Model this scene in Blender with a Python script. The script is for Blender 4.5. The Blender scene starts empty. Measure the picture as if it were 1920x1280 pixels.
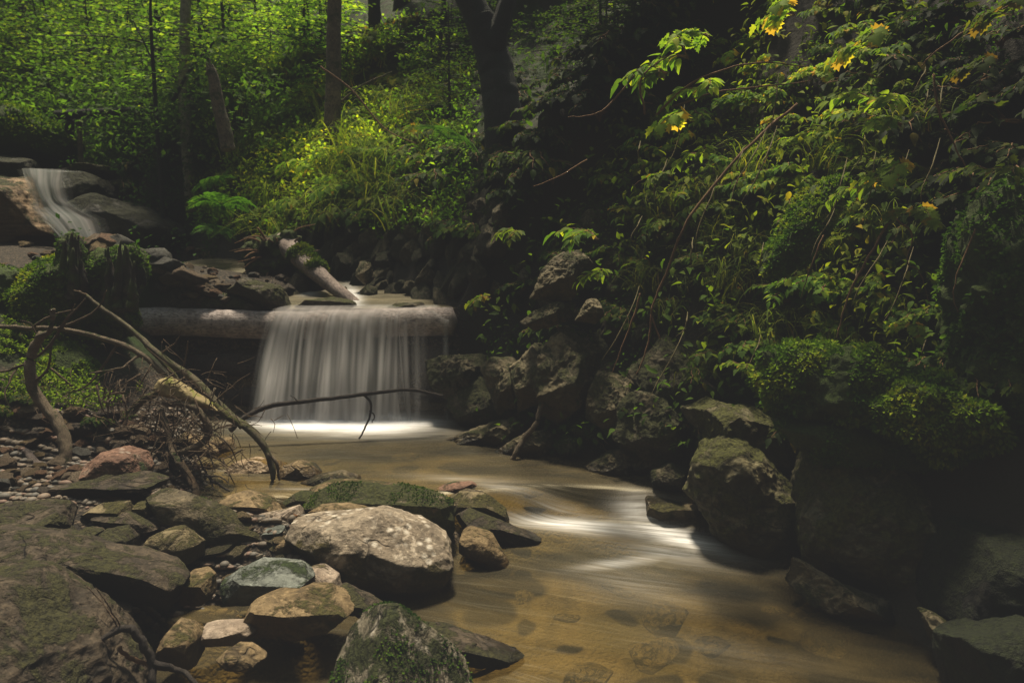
import bpy, math, numpy as np
from mathutils import Vector
RS = np.random.RandomState
S = bpy.context.scene
COL = S.collection

# ------------------------------------------------------------------ camera
CAM = np.array([0.0, 0.0, 1.3]); PITCH = math.radians(8.0); FP = 1280.0
FW = np.array([0, math.cos(PITCH), -math.sin(PITCH)])
UP = np.array([0, math.sin(PITCH), math.cos(PITCH)])
RT = np.array([1.0, 0, 0])
def ray(px, py): return FW + (px-960)/FP*RT - (py-640)/FP*UP
def atY(px, py, Y):
    r = ray(px, py); return CAM + r*(Y/r[1])
def mpp(Y): return Y/FP/math.cos(PITCH)
cd = bpy.data.cameras.new('camera'); cam = bpy.data.objects.new('camera', cd); COL.objects.link(cam)
cam.location = CAM; cam.rotation_euler = (math.radians(90)-PITCH, 0, 0)
cd.sensor_width = 36; cd.lens = 24; cd.clip_end = 400; cd.clip_start = 0.05
cd.dof.use_dof = True; cd.dof.focus_distance = 2.9; cd.dof.aperture_fstop = 3.4
S.camera = cam

# ------------------------------------------------------------------ noise (numpy)
def _h(ix, iy, iz, seed):
    n = (ix.astype(np.int64)*374761393 + iy.astype(np.int64)*668265263 + iz.astype(np.int64)*2147483647 + seed*974634777) & 0xffffffff
    n = ((n ^ (n >> 13))*1274126177) & 0xffffffff
    n = ((n ^ (n >> 16))*2246822519) & 0xffffffff
    return ((n ^ (n >> 15)) & 0xffffff)/float(0xffffff)
def vnoise(p, seed=0):
    p = np.asarray(p, float); i = np.floor(p).astype(np.int64); f = p-i; f = f*f*f*(f*(f*6-15)+10)
    r = 0
    for dx in (0, 1):
        for dy in (0, 1):
            for dz in (0, 1):
                w = (f[..., 0] if dx else 1-f[..., 0])*(f[..., 1] if dy else 1-f[..., 1])*(f[..., 2] if dz else 1-f[..., 2])
                r = r + w*_h(i[..., 0]+dx, i[..., 1]+dy, i[..., 2]+dz, seed)
    return r*2-1
def fbm(p, seed=0, o=4, g=.5):
    a = 1.0; r = 0; t = 0; p = np.asarray(p, float)
    for k in range(o):
        r = r + a*vnoise(p*(2.03**k)+k*17.3, seed+k); t += a; a *= g
    return r/t
def n2(x, y, s, seed, o=4): return fbm(np.stack([x*s, y*s, np.zeros_like(x)+seed*1.7], -1), seed, o)
def sstep(a, b, x):
    t = np.clip((x-a)/(b-a), 0, 1); return t*t*(3-2*t)

# ------------------------------------------------------------------ terrain function
RF = np.array([(1.9,-9),(1.45,0),(1.36,1.5),(1.28,2.0),(1.16,2.64),(1.0,2.97),(.68,3.25),(.3,3.7),(-.1,4.1),(-.38,4.45),(-.46,4.9),(-1.2,5.9),(-2.2,6.9),(-3.6,8.1),(-4.9,9.2),(-6.4,10.6),(-10,13),(-16,16)], float)
LF = np.array([(-1.0,-9),(-1.0,1.6),(-1.05,2.03),(-1.06,2.16),(-.78,2.18),(-.52,2.32),(-.5,2.55),(-.19,2.72),(0,2.95),(-.2,3.08),(-.97,3.1),(-1.3,3.12),(-1.63,3.65),(-1.98,4.54),(-1.75,5.0),(-1.6,5.8),(-2.6,6.6),(-4.4,7.8),(-5.6,8.7),(-7.2,10.2),(-11,13),(-17,17)], float)
HF = np.array([(-4.2,-9),(-3.4,0),(-3.7,4),(-5.2,6.5),(-7.6,8.6),(-12,12),(-19,16)], float)
def sdist(x, y, P):   # positive on the right-hand side of the upstream-running line
    bc = np.zeros(x.shape); best = np.full(x.shape, 1e9); sg = np.ones(x.shape)
    for a, b in zip(P[:-1], P[1:]):
        d = b-a; L = d@d
        t = np.clip(((x-a[0])*d[0]+(y-a[1])*d[1])/L, 0, 1)
        qx = x-a[0]-t*d[0]; qy = y-a[1]-t*d[1]; dd = qx*qx+qy*qy
        cr = (d[1]*(x-a[0])-d[0]*(y-a[1]))/math.sqrt(L); s = np.where(cr > 0, 1.0, -1.0)
        tie = np.abs(dd-best) < 1e-9
        m = (dd < best-1e-9) | (tie & (np.abs(cr) > bc)); best = np.where(m, dd, best); sg = np.where(m, s, sg); bc = np.where(m, np.abs(cr), bc)
    return np.sqrt(best)*sg
def H(x, y, rough=True):
    x = np.asarray(x, float); y = np.asarray(y, float)
    b = -.2 + .16*sstep(3.05, 3.3, y) + .76*sstep(4.78, 4.84, y) + np.clip((y-4.7)/4.2, 0, 1)*.42 + .95*sstep(8.9, 9.3, y) + np.clip(y-9.3, 0, 60)*.12
    sr = sdist(x, y, RF); sl = -sdist(x, y, LF); sh = -sdist(x, y, HF)
    p = np.clip(sr, 0, None)
    far = sstep(4.3, 6.5, y)
    near = 2.1*np.minimum(p, .75) + 1.35*np.clip(p-.75, 0, 3.5) + .8*np.clip(p-4.25, 0, None)
    fr = 1.5*np.minimum(p, .8) + .62*np.clip(p-.8, 0, 30)
    z = b + near*(1-far) + fr*far
    q = np.clip(sl, 0, None)
    z = z + np.where(y < 4.78, (.34+.26*sstep(1.5, 3.2, y))*(1-np.exp(-q*3.2)), .26*(1-np.exp(-q*5)))*(1-sstep(8.6, 9.4, y)*0)
    z = z + .85*np.clip(sh, 0, None)
    z = z + .55*np.exp(-((x+2.95)/.55)**2-((y-4.25)/.75)**2)*(1-sstep(4.6, 5.6, y)*.6)
    z = z + .75*np.clip(-y-1.5, 0, None)  # unseen rise behind the camera, added to block low sky light
    if rough:
        am = .02 + .16*sstep(0, .5, sr) + .25*sstep(0, 1.5, sh)
        z = z + am*n2(x, y, 1.6, 3) + .015*n2(x, y, 9, 5, 3)
        z = z + .5*sstep(1, 8, sr)*n2(x, y, .35, 8)
    return z
def gnormal(x, y, e=.06):
    hx = (H(x+e, y)-H(x-e, y))/(2*e); hy = (H(x, y+e)-H(x, y-e))/(2*e)
    n = np.stack([-hx, -hy, np.ones_like(hx)], -1); return n/np.linalg.norm(n, axis=-1, keepdims=True)
def hit(px, py, tmax=30, start=.8):     # march view rays until they meet the terrain: where a thing seen there stands
    px = np.asarray(px, float); py = np.asarray(py, float)
    d = FW[None]+((px-960)/FP)[:, None]*RT[None]-((py-640)/FP)[:, None]*UP[None]
    t = np.full(px.shape, start); done = np.zeros(px.shape, bool)
    for k in range(260):
        p = CAM+d*t[:, None]; g = p[:, 2] < H(p[:, 0], p[:, 1], False)
        done |= g; t = np.where(done, t, t*1.012+.008)
        if done.all(): break
    p = CAM+d*t[:, None]; p[:, 2] = H(p[:, 0], p[:, 1]); return p, done & (t < tmax)

# ------------------------------------------------------------------ materials
class NT:
    def __init__(s, name):
        s.m = bpy.data.materials.new(name); s.m.use_nodes = True; s.t = s.m.node_tree; s.t.nodes.clear()
        s.out = s.t.nodes.new('ShaderNodeOutputMaterial')
    def n(s, typ, **kw):
        nd = s.t.nodes.new('ShaderNode'+typ)
        for k, v in kw.items():
            if k.startswith('_'): setattr(nd, k[1:], v)
            else:
                key = int(k[1:]) if k[0] == 'i' and k[1:].isdigit() else k.replace('__', ' ')
                if hasattr(v, 'is_output'): s.t.links.new(v, nd.inputs[key])
                else: nd.inputs[key].default_value = v
        return nd
    def noise(s, vec, scale, det=4, rough=.55, dist=0):
        return s.n('TexNoise', Vector=vec, Scale=scale, Detail=det, Roughness=rough, Distortion=dist).outputs['Fac']
    def ramp(s, fac, stops, interp='LINEAR'):
        r = s.n('ValToRGB', Fac=fac); r.color_ramp.interpolation = interp
        e = r.color_ramp.elements
        while len(e) < len(stops): e.new(.5)
        for i, (p, c) in enumerate(stops):
            e[i].position = p; e[i].color = (c, c, c, 1) if isinstance(c, (int, float)) else (*c, 1)
        return r.outputs['Color']
    def mix(s, fac, a, b, blend='MIX'):
        m = s.n('Mix', _data_type='RGBA', _blend_type=blend)
        for k, v in ((0, fac), (6, a), (7, b)):
            if hasattr(v, 'is_output'): s.t.links.new(v, m.inputs[k])
            else: m.inputs[k].default_value = v if k == 0 else ((*v, 1) if len(v) == 3 else v)
        return m.outputs[2]
    def math(s, op, a, b=0.0, clamp=False):
        m = s.n('Math', _operation=op, _use_clamp=clamp)
        for k, v in ((0, a), (1, b)):
            if hasattr(v, 'is_output'): s.t.links.new(v, m.inputs[k])
            else: m.inputs[k].default_value = v
        return m.outputs[0]
    def scalevec(s, vec, sc):
        return s.n('Mapping', Vector=vec, Scale=sc).outputs[0]
    def done(s, sh): s.t.links.new(sh, s.out.inputs['Surface']); return s.m
    def bsdf(s, color, rough, bump=None, bstr=.5, bdist=.02, spec=.5):
        p = s.n('BsdfPrincipled')
        for k, v in (('Base Color', color), ('Roughness', rough), ('Specular IOR Level', spec)):
            if hasattr(v, 'is_output'): s.t.links.new(v, p.inputs[k])
            else: p.inputs[k].default_value = (*v, 1) if isinstance(v, tuple) else v
        if bump is not None:
            b = s.n('Bump', Strength=bstr, Distance=bdist, Height=bump); s.t.links.new(b.outputs[0], p.inputs['Normal'])
        return p.outputs[0]

def rock_mat(name, c1, c2, moss=.3, mosscol=(.035, .05, .01), speck=.0, wet=None, scale=1.0, topmoss=True, layers=0.0, rough=.8, spec=.22, objcol=False):
    t = NT(name)
    tc = t.n('TexCoord'); ob = t.n('ObjectInfo'); geo = t.n('NewGeometry')
    off = t.n('VectorMath', _operation='ADD', i0=tc.outputs['Object'])
    sc = t.n('VectorMath', _operation='SCALE', i0=ob.outputs['Location'], Scale=3.7)
    t.t.links.new(sc.outputs[0], off.inputs[1]); v = off.outputs[0]
    big = t.noise(v, 5*scale, 6, .62, .4); fine = t.noise(v, 38*scale, 6, .7); mid = t.noise(v, 14*scale, 5, .6, .6)
    col = t.mix(t.ramp(big, [(.34, 0.0), (.66, 1.0)]), c1, c2)
    col = t.mix(t.ramp(mid, [(.38, .55), (.6, 0.0)]), col, tuple(a*.35 for a in c1))
    col = t.mix(t.ramp(fine, [(.3, .85), (.5, 0.0), (.72, 0.0), (.85, .25)]), col, tuple(a*.3 for a in c1))
    col = t.mix(t.ramp(t.noise(v, 60*scale, 3, .7), [(.56, 0.0), (.68, .35)]), col, tuple(min(1, a*1.7) for a in c2))
    if speck:
        sp = t.n('TexVoronoi', Vector=v, Scale=26*scale).outputs['Distance']
        m = t.math('MULTIPLY', t.ramp(sp, [(.18, 1.0), (.42, 0.0)]), t.ramp(t.noise(v, 6*scale, 3), [(.48, 0.0), (.6, speck)]))
        col = t.mix(m, col, (.62, .55, .46))
        m2 = t.ramp(t.noise(v, 9*scale, 5, .7), [(.6, 0.0), (.66, speck*.9)])
        col = t.mix(m2, col, (.55, .46, .36))
    h = t.math('ADD', t.math('MULTIPLY', fine, .45), t.math('MULTIPLY', mid, .9))
    crack = t.n('TexVoronoi', Vector=t.n('VectorMath', _operation='ADD', i0=v, i1=t.n('VectorMath', _operation='SCALE', i0=t.n('TexNoise', Vector=v, Scale=7.0*scale).outputs['Color'], Scale=.25).outputs[0]).outputs[0], Scale=4.5*scale, _feature='DISTANCE_TO_EDGE').outputs['Distance']
    cr = t.ramp(crack, [(0.0, 1.0), (.035, 0.0)])
    cr = t.math('MULTIPLY', cr, t.ramp(t.noise(v, 3*scale, 3), [(.5, 0.0), (.6, .8)]))
    col = t.mix(cr, col, tuple(a*.15 for a in c1)); h = t.math('SUBTRACT', h, t.math('MULTIPLY', cr, .6))
    if layers:
        w = t.noise(t.scalevec(v, (1.5, 1.5, 26)), 1.0*scale, 5, .6, .3)
        h = t.math('ADD', h, t.math('MULTIPLY', w, layers*1.6))
        col = t.mix(t.ramp(w, [(.35, .6*layers), (.5, 0.0)]), col, tuple(a*.35 for a in c1))
    rgh = rough
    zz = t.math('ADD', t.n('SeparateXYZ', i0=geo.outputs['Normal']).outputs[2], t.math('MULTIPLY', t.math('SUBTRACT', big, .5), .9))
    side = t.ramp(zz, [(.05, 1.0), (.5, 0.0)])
    col = t.mix(t.math('MULTIPLY', side, .7), col, t.mix(fine, tuple(a*.12 for a in c1), (c1[0]*.45, c1[1]*.5, c1[2]*.35)))  # painted shade: steep faces darkened by normal, with a greenish algae tone
    if moss:
        z = t.n('SeparateXYZ', i0=geo.outputs['Normal']).outputs[2]
        mn = t.noise(v, 7*scale, 7, .68, .5)
        f = t.math('ADD', mn, t.math('MULTIPLY', z, .08 if topmoss else -.16))
        mk = t.ramp(f, [(.62-moss*.4, 0.0), (.68-moss*.4, 1.0)])
        mc = t.mix(t.ramp(t.noise(v, 70*scale, 3, .7), [(.35, 0.0), (.65, 1.0)]), tuple(a*.35 for a in mosscol), tuple(a*1.25 for a in mosscol))
        col = t.mix(mk, col, mc); h = t.math('ADD', h, t.math('MULTIPLY', mk, t.math('MULTIPLY', t.noise(v, 85*scale, 3, .8), .9)))
    if wet is not None:
        sp3 = t.n('SeparateXYZ', i0=geo.outputs['Position']); pz = t.math('SUBTRACT', sp3.outputs[2], t.math('MULTIPLY', t.math('MULTIPLY', t.math('GREATER_THAN', sp3.outputs[1], 3.1), t.math('LESS_THAN', sp3.outputs[1], 4.7)), .13))
        w = t.ramp(t.math('ADD', t.math('SUBTRACT', pz, wet), t.math('MULTIPLY', mid, .1)), [(.07, 1.0), (.115, 0.0)])
        col = t.mix(w, col, t.mix(1.0, col, (.32, .28, .22), 'MULTIPLY'))
        rgh = t.math('SUBTRACT', rough, t.math('MULTIPLY', w, .45))
    if objcol: col = t.mix(1.0, col, ob.outputs['Color'], 'MULTIPLY')
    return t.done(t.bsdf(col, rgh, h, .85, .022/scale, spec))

def leaf_mat(name, stops, transl=.56, rough=.45):
    t = NT(name)
    at = t.n('Attribute', _attribute_name='tint').outputs['Fac']; ob = t.n('ObjectInfo'); tc = t.n('TexCoord')
    c = t.ramp(at, stops)
    c = t.mix(1.0, c, ob.outputs['Color'], 'MULTIPLY')
    c = t.mix(t.ramp(t.noise(tc.outputs['Object'], 30, 3, .6), [(.35, .4), (.6, 0.0)]), c, t.mix(1.0, c, (.5, .55, .5), 'MULTIPLY'))
    p = t.bsdf(c, rough+.15, None, spec=.06)
    tr = t.n('BsdfTranslucent', Color=t.mix(1.0, c, (1.25, 1.35, .6), 'MULTIPLY')).outputs[0]
    ms = t.n('MixShader', Fac=transl); t.t.links.new(p, ms.inputs[1]); t.t.links.new(tr, ms.inputs[2])
    return t.done(ms.outputs[0])
GREEN = [(0, (.014, .036, .010)), (.45, (.046, .108, .020)), (.75, (.13, .20, .026)), (.9, (.22, .27, .03)), (.96, (.34, .27, .04)), (1, (.22, .13, .04))]
M = {}
M['leaf'] = leaf_mat('leaf_green', GREEN)
M['grass'] = leaf_mat('grass_blade', [(0, (.03, .07, .01)), (.5, (.09, .15, .02)), (.85, (.2, .22, .04)), (1, (.3, .22, .08))], .35, .5)
M['fern'] = leaf_mat('fern_green', [(0, (.03, .10, .012)), (.6, (.10, .22, .02)), (1, (.25, .3, .04))])
M['mossy'] = leaf_mat('moss_frond', [(0, (.012, .03, .004)), (.4, (.045, .09, .008)), (.8, (.12, .17, .012)), (1, (.2, .2, .02))], .2, .7)
M['dead'] = leaf_mat('dead_leaf', [(0, (.06, .03, .015)), (.5, (.14, .06, .025)), (1, (.28, .14, .05))], .2, .6)

def bark_mat(name, c1, c2, moss=.3, scale=1.0, mosscol=(.05, .07, .012)):
    t = NT(name); tc = t.n('TexCoord'); geo = t.n('NewGeometry')
    uv = tc.outputs['UV']; v = tc.outputs['Object']
    st = t.noise(t.scalevec(uv, (6*scale, 9*scale, 1)), 3, 6, .7, .6)
    rg = t.noise(t.scalevec(uv, (2, 22*scale, 1)), 2, 4, .6, .3)
    pt = t.noise(v, 9*scale, 5, .65)
    col = t.mix(t.ramp(pt, [(.36, 0.0), (.62, 1.0)]), c1, c2)
    col = t.mix(t.ramp(st, [(.38, .85), (.54, 0.0)]), col, tuple(a*.25 for a in c1))
    col = t.mix(t.ramp(rg, [(.36, .5), (.46, 0.0)]), col, tuple(a*.4 for a in c1))
    h = t.math('ADD', st, t.math('MULTIPLY', rg, .4))
    if moss:
        z = t.n('SeparateXYZ', i0=geo.outputs['Normal']).outputs[2]
        f = t.math('ADD', t.noise(v, 6*scale, 5, .65), t.math('MULTIPLY', z, .1))
        mk = t.ramp(f, [(.64-moss*.4, 0.0), (.72-moss*.4, 1.0)])
        col = t.mix(mk, col, t.mix(t.noise(v, 60, 3), tuple(a*.4 for a in mosscol), mosscol))
    return t.done(t.bsdf(col, .8, h, .8, .015, .25))
M['branch'] = bark_mat('driftwood_bark', (.16, .115, .075), (.30, .23, .15), .12, 2)
M['branch_dark'] = bark_mat('wet_branch_bark', (.045, .035, .03), (.10, .08, .065), .0, 2)
M['branch_moss'] = bark_mat('mossy_branch_bark', (.12, .10, .045), (.26, .22, .09), .45, 2, (.12, .12, .02))
M['twig'] = bark_mat('twig_bark', (.10, .07, .04), (.22, .14, .08), .0, 3)
M['vine'] = bark_mat('reddish_stem_bark', (.22, .11, .05), (.38, .22, .11), .0, 3)
M['straw'] = bark_mat('dry_straw_stem', (.18, .15, .07), (.34, .28, .14), .0, 3)
M['trunk'] = bark_mat('tree_bark', (.10, .075, .05), (.26, .20, .14), .25, 1)
M['trunk_pale'] = bark_mat('pale_tree_bark', (.22, .2, .17), (.42, .38, .33), .2, 1)
M['trunk_dark'] = bark_mat('dark_tree_bark', (.012, .012, .008), (.03, .028, .018), .4, 1, (.012, .018, .004))
M['log'] = bark_mat('bare_log_wood', (.22, .17, .15), (.42, .33, .28), .0, 1)
M['stumpbark'] = bark_mat('rotten_splinter_wood', (.03, .022, .014), (.08, .06, .035), .4, 1.5, (.06, .08, .01))
M['lichen'] = bark_mat('lichened_branch_bark', (.11, .085, .05), (.24, .20, .12), .22, 3, (.14, .14, .05))
M['weir'] = bark_mat('wet_weir_log_wood', (.26, .21, .19), (.52, .44, .41), .0, 1)
M['pale_wood'] = bark_mat('split_pale_wood', (.24, .18, .08), (.44, .34, .17), .15, 2, (.2, .2, .03))

# rocks
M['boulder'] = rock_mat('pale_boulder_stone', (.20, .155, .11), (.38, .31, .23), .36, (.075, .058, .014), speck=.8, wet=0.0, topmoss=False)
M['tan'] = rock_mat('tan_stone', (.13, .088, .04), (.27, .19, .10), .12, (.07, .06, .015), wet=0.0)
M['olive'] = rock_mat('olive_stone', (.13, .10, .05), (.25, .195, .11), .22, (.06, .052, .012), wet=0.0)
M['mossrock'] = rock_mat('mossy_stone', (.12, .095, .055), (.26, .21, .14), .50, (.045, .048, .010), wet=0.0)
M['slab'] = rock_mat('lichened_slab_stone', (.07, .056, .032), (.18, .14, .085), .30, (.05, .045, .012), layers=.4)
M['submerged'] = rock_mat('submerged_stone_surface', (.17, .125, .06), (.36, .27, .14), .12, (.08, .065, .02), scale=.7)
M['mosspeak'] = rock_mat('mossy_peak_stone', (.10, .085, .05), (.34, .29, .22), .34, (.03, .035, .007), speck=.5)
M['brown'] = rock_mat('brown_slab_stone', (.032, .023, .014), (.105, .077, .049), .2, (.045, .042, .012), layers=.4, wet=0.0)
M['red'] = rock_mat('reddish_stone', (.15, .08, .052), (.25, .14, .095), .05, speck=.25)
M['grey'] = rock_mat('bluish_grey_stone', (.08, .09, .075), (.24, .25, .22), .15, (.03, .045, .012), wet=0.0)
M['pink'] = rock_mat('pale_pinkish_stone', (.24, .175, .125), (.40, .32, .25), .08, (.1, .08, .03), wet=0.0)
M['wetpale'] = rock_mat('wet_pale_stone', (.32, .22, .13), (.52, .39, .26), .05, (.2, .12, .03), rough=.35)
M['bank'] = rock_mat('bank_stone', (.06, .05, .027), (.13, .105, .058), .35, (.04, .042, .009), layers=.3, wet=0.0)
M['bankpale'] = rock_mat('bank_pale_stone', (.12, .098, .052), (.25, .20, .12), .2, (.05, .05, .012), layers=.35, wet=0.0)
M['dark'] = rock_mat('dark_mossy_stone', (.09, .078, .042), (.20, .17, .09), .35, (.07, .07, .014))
M['corner'] = rock_mat('shaded_mossy_corner_stone', (.010, .009, .006), (.026, .023, .013), .45, (.014, .018, .004))  # shade put into the colour: base kept very dark for this corner
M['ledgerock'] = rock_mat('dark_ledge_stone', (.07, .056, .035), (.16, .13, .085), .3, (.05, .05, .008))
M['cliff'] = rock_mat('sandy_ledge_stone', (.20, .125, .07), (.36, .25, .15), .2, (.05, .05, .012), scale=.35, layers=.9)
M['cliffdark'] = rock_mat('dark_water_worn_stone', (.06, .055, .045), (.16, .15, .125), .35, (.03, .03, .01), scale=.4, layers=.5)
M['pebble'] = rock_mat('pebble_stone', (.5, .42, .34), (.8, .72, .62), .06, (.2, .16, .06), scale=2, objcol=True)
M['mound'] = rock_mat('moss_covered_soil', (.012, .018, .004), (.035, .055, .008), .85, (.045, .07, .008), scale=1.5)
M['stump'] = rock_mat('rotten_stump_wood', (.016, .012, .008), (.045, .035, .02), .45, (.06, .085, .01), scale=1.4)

def ground_mat():
    t = NT('forest_ground'); geo = t.n('NewGeometry'); v = geo.outputs['Position']
    big = t.noise(v, 1.3, 5, .6, .3); f = t.noise(v, 22, 6, .7); g = t.noise(v, 70, 4, .7)
    soil = t.mix(t.ramp(big, [(.35, 0.0), (.65, 1.0)]), (.014, .012, .007), (.032, .026, .014))
    wv = t.n('VectorMath', _operation='ADD', i0=v, i1=t.n('VectorMath', _operation='SCALE', i0=t.n('TexNoise', Vector=v, Scale=14.0).outputs['Color'], Scale=.05).outputs[0]).outputs[0]
    gr = t.n('TexVoronoi', Vector=wv, Scale=58.0)
    grav = t.mix(t.ramp(gr.outputs['Color'], [(.2, 0.0), (.8, 1.0)]), (.035, .026, .018), (.12, .088, .06))
    grav = t.mix(t.ramp(gr.outputs['Distance'], [(.3, 0.0), (.62, .95)]), grav, (.015, .012, .008))
    att = t.n('Attribute', _attribute_name='gravel').outputs['Fac']
    col = t.mix(t.ramp(t.math('ADD', att, t.math('MULTIPLY', t.math('SUBTRACT', big, .5), .6)), [(.4, 0.0), (.6, 1.0)]), soil, grav)
    am = t.n('Attribute', _attribute_name='green').outputs['Fac']
    moss = t.mix(f, (.008, .02, .003), (.035, .06, .008))
    col = t.mix(t.math('MULTIPLY', am, t.ramp(t.noise(v, 5, 5, .65), [(.4, 0.0), (.56, 1.0)])), col, moss)
    ab = t.n('Attribute', _attribute_name='bed').outputs['Fac']
    bedc = t.mix(t.ramp(t.noise(t.scalevec(v, (1, .55, 1)), 5, 5, .6, .4), [(.36, 0.0), (.62, 1.0)]), (.08, .062, .032), (.235, .178, .10))
    bedc = t.mix(t.ramp(t.noise(v, 2.2, 3), [(.5, 0.0), (.68, .6)]), bedc, (.10, .085, .03))
    col = t.mix(ab, col, bedc)
    h = t.math('ADD', f, t.math('MULTIPLY', t.math('MULTIPLY', t.math('SUBTRACT', 1.0, gr.outputs['Distance']), .6), att))
    return t.done(t.bsdf(col, .85, h, .8, .03, .2))
M['ground'] = ground_mat()

def water_mat(name='stream_surface'):
    t = NT(name); tc = t.n('TexCoord'); geo = t.n('NewGeometry'); p = tc.outputs['UV']
    foam = t.n('Attribute', _attribute_name='foam').outputs['Fac']
    murk = t.n('Attribute', _attribute_name='murk').outputs['Fac']
    st = t.noise(t.scalevec(p, (1.1, 4.2, 1)), 1.5, 4, .5, .9)
    fs = t.noise(t.scalevec(p, (2.2, 34, 1)), 1.5, 4, .65, .5)
    rip = t.noise(t.scalevec(p, (1.5, 9, 1)), 1.3, 3, .5, 1.0)
    col = t.mix(t.ramp(st, [(.36, 0.0), (.64, 1.0)]), (.04, .033, .010), (.16, .112, .036))
    col = t.mix(murk, col, t.mix(st, (.06, .066, .036), (.14, .135, .09)))
    fm = t.math('MULTIPLY', foam, t.math('ADD', t.math('MULTIPLY', t.ramp(fs, [(.3, 0.0), (.7, 1.0)]), .8), .55), clamp=True)
    b = t.n('Bump', Strength=.18, Distance=.05, Height=rip).outputs[0]
    dif = t.n('BsdfDiffuse', Color=t.mix(fm, col, (.78, .76, .76))).outputs[0]
    tr = t.n('BsdfTransparent', Color=(.80, .72, .46, 1)).outputs[0]
    gl = t.n('BsdfGlossy', Color=(.62, .56, .42, 1), Roughness=.34, Normal=b).outputs[0]
    fr = t.n('Fresnel', IOR=1.33, Normal=b).outputs[0]
    f1 = t.math('ADD', t.math('ADD', t.math('MULTIPLY', st, .30), .04), t.math('ADD', fm, t.math('MULTIPLY', murk, .35)), clamp=True)
    m1 = t.n('MixShader', Fac=f1, i1=tr, i2=dif).outputs[0]
    m2 = t.n('MixShader', Fac=t.math('MULTIPLY', fr, t.math('SUBTRACT', 1.0, fm), clamp=True), i1=m1, i2=gl).outputs[0]
    return t.done(m2)
M['water'] = water_mat()
def fall_mat(name, su=15, sv=.45, base=.75, wmix=.25):
    t = NT(name); uv = t.n('TexCoord').outputs['UV']
    s = t.noise(t.scalevec(uv, (su, sv, 1)), 1.0, 3, .55, .25)
    s2 = t.noise(t.scalevec(uv, (su*3.3, sv*.7, 1)), 1.0, 2, .5, .1)
    w = t.math('ADD', t.math('MULTIPLY', s, .75), t.math('MULTIPLY', s2, .25))
    dens = t.n('Attribute', _attribute_name='dens').outputs['Fac']
    a = t.math('MULTIPLY', t.math('ADD', t.ramp(w, [(.36, base), (.62, 1.0)]), 0.0), dens, clamp=True)
    sd = t.n('Attribute', _attribute_name='strand').outputs['Fac']
    c = t.mix(t.math('ADD', t.math('MULTIPLY', t.ramp(w, [(.38, 0.0), (.62, 1.0)]), wmix), t.math('MULTIPLY', sd, 1.0), clamp=True), (.42, .48, .46), (.97, .95, .95))
    d = t.n('BsdfDiffuse', Color=c).outputs[0]; tl = t.n('BsdfTranslucent', Color=c).outputs[0]
    m = t.n('MixShader', Fac=.8, i1=d, i2=tl).outputs[0]
    tr = t.n('BsdfTransparent').outputs[0]
    return t.done(t.n('MixShader', Fac=a, i1=tr, i2=m).outputs[0])
M['fall'] = fall_mat('falling_water')
M['fall_up'] = fall_mat('upper_falling_water', 7, .5, .6, 1.0)

# ------------------------------------------------------------------ mesh helpers
def mk(name, V, F, mat=None, parent=None, origin=None, smooth=True, attrs=None, uv=None, **tags):
    V = np.asarray(V, float)
    if origin is None and parent is None:
        origin = np.array([V[:, 0].mean(), V[:, 1].mean(), V[:, 2].min()])
    if origin is None: origin = np.array(parent.location) if parent else np.zeros(3)
    me = bpy.data.meshes.new(name)
    if isinstance(F, np.ndarray):
        n, k = F.shape
        me.vertices.add(len(V)); me.vertices.foreach_set('co', (V-origin).astype(np.float32).ravel())
        me.loops.add(n*k); me.loops.foreach_set('vertex_index', F.astype(np.int32).ravel())
        me.polygons.add(n); me.polygons.foreach_set('loop_start', np.arange(n, dtype=np.int32)*k); me.polygons.foreach_set('loop_total', np.full(n, k, np.int32))
        me.update(calc_edges=True)
    else:
        me.from_pydata([tuple(v) for v in (V-origin)], [], F)
    if smooth: me.polygons.foreach_set('use_smooth', np.ones(len(me.polygons), bool))
    if uv is not None:
        ul = me.uv_layers.new(name='UVMap'); li = np.empty(len(me.loops), np.int32); me.loops.foreach_get('vertex_index', li)
        ul.data.foreach_set('uv', np.asarray(uv, np.float32)[li].ravel())
    for k, a in (attrs or {}).items():
        at = me.attributes.new(k, 'FLOAT', 'POINT'); at.data.foreach_set('value', np.asarray(a, np.float32))
    if mat: me.materials.append(mat)
    o = bpy.data.objects.new(name, me); COL.objects.link(o)
    if parent: o.parent = parent
    else: o.location = origin
    for k, v in tags.items(): o[k] = v
    return o
def thing(name, loc, label, cat, group=None):
    o = bpy.data.objects.new(name, None); COL.objects.link(o); o.location = loc; o.empty_display_size = .1
    o['label'] = label; o['category'] = cat
    if group: o['group'] = group
    return o
def dup(root, loc, rot=(0, 0, 0), sc=1.0, label=None, color=None, group=None):
    r = root.copy(); COL.objects.link(r); r.location = loc; r.rotation_euler = rot
    r.scale = (sc, sc, sc) if not hasattr(sc, '__len__') else sc
    if label: r['label'] = label
    if group: r['group'] = group
    if color: r.color = color
    for ch in list(root.children):
        c = ch.copy(); COL.objects.link(c); c.parent = r
        if color and 'leav' in c.name or 'crown' in c.name or 'frond' in c.name or 'blade' in c.name: c.color = color or (1, 1, 1, 1)
    return r

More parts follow.
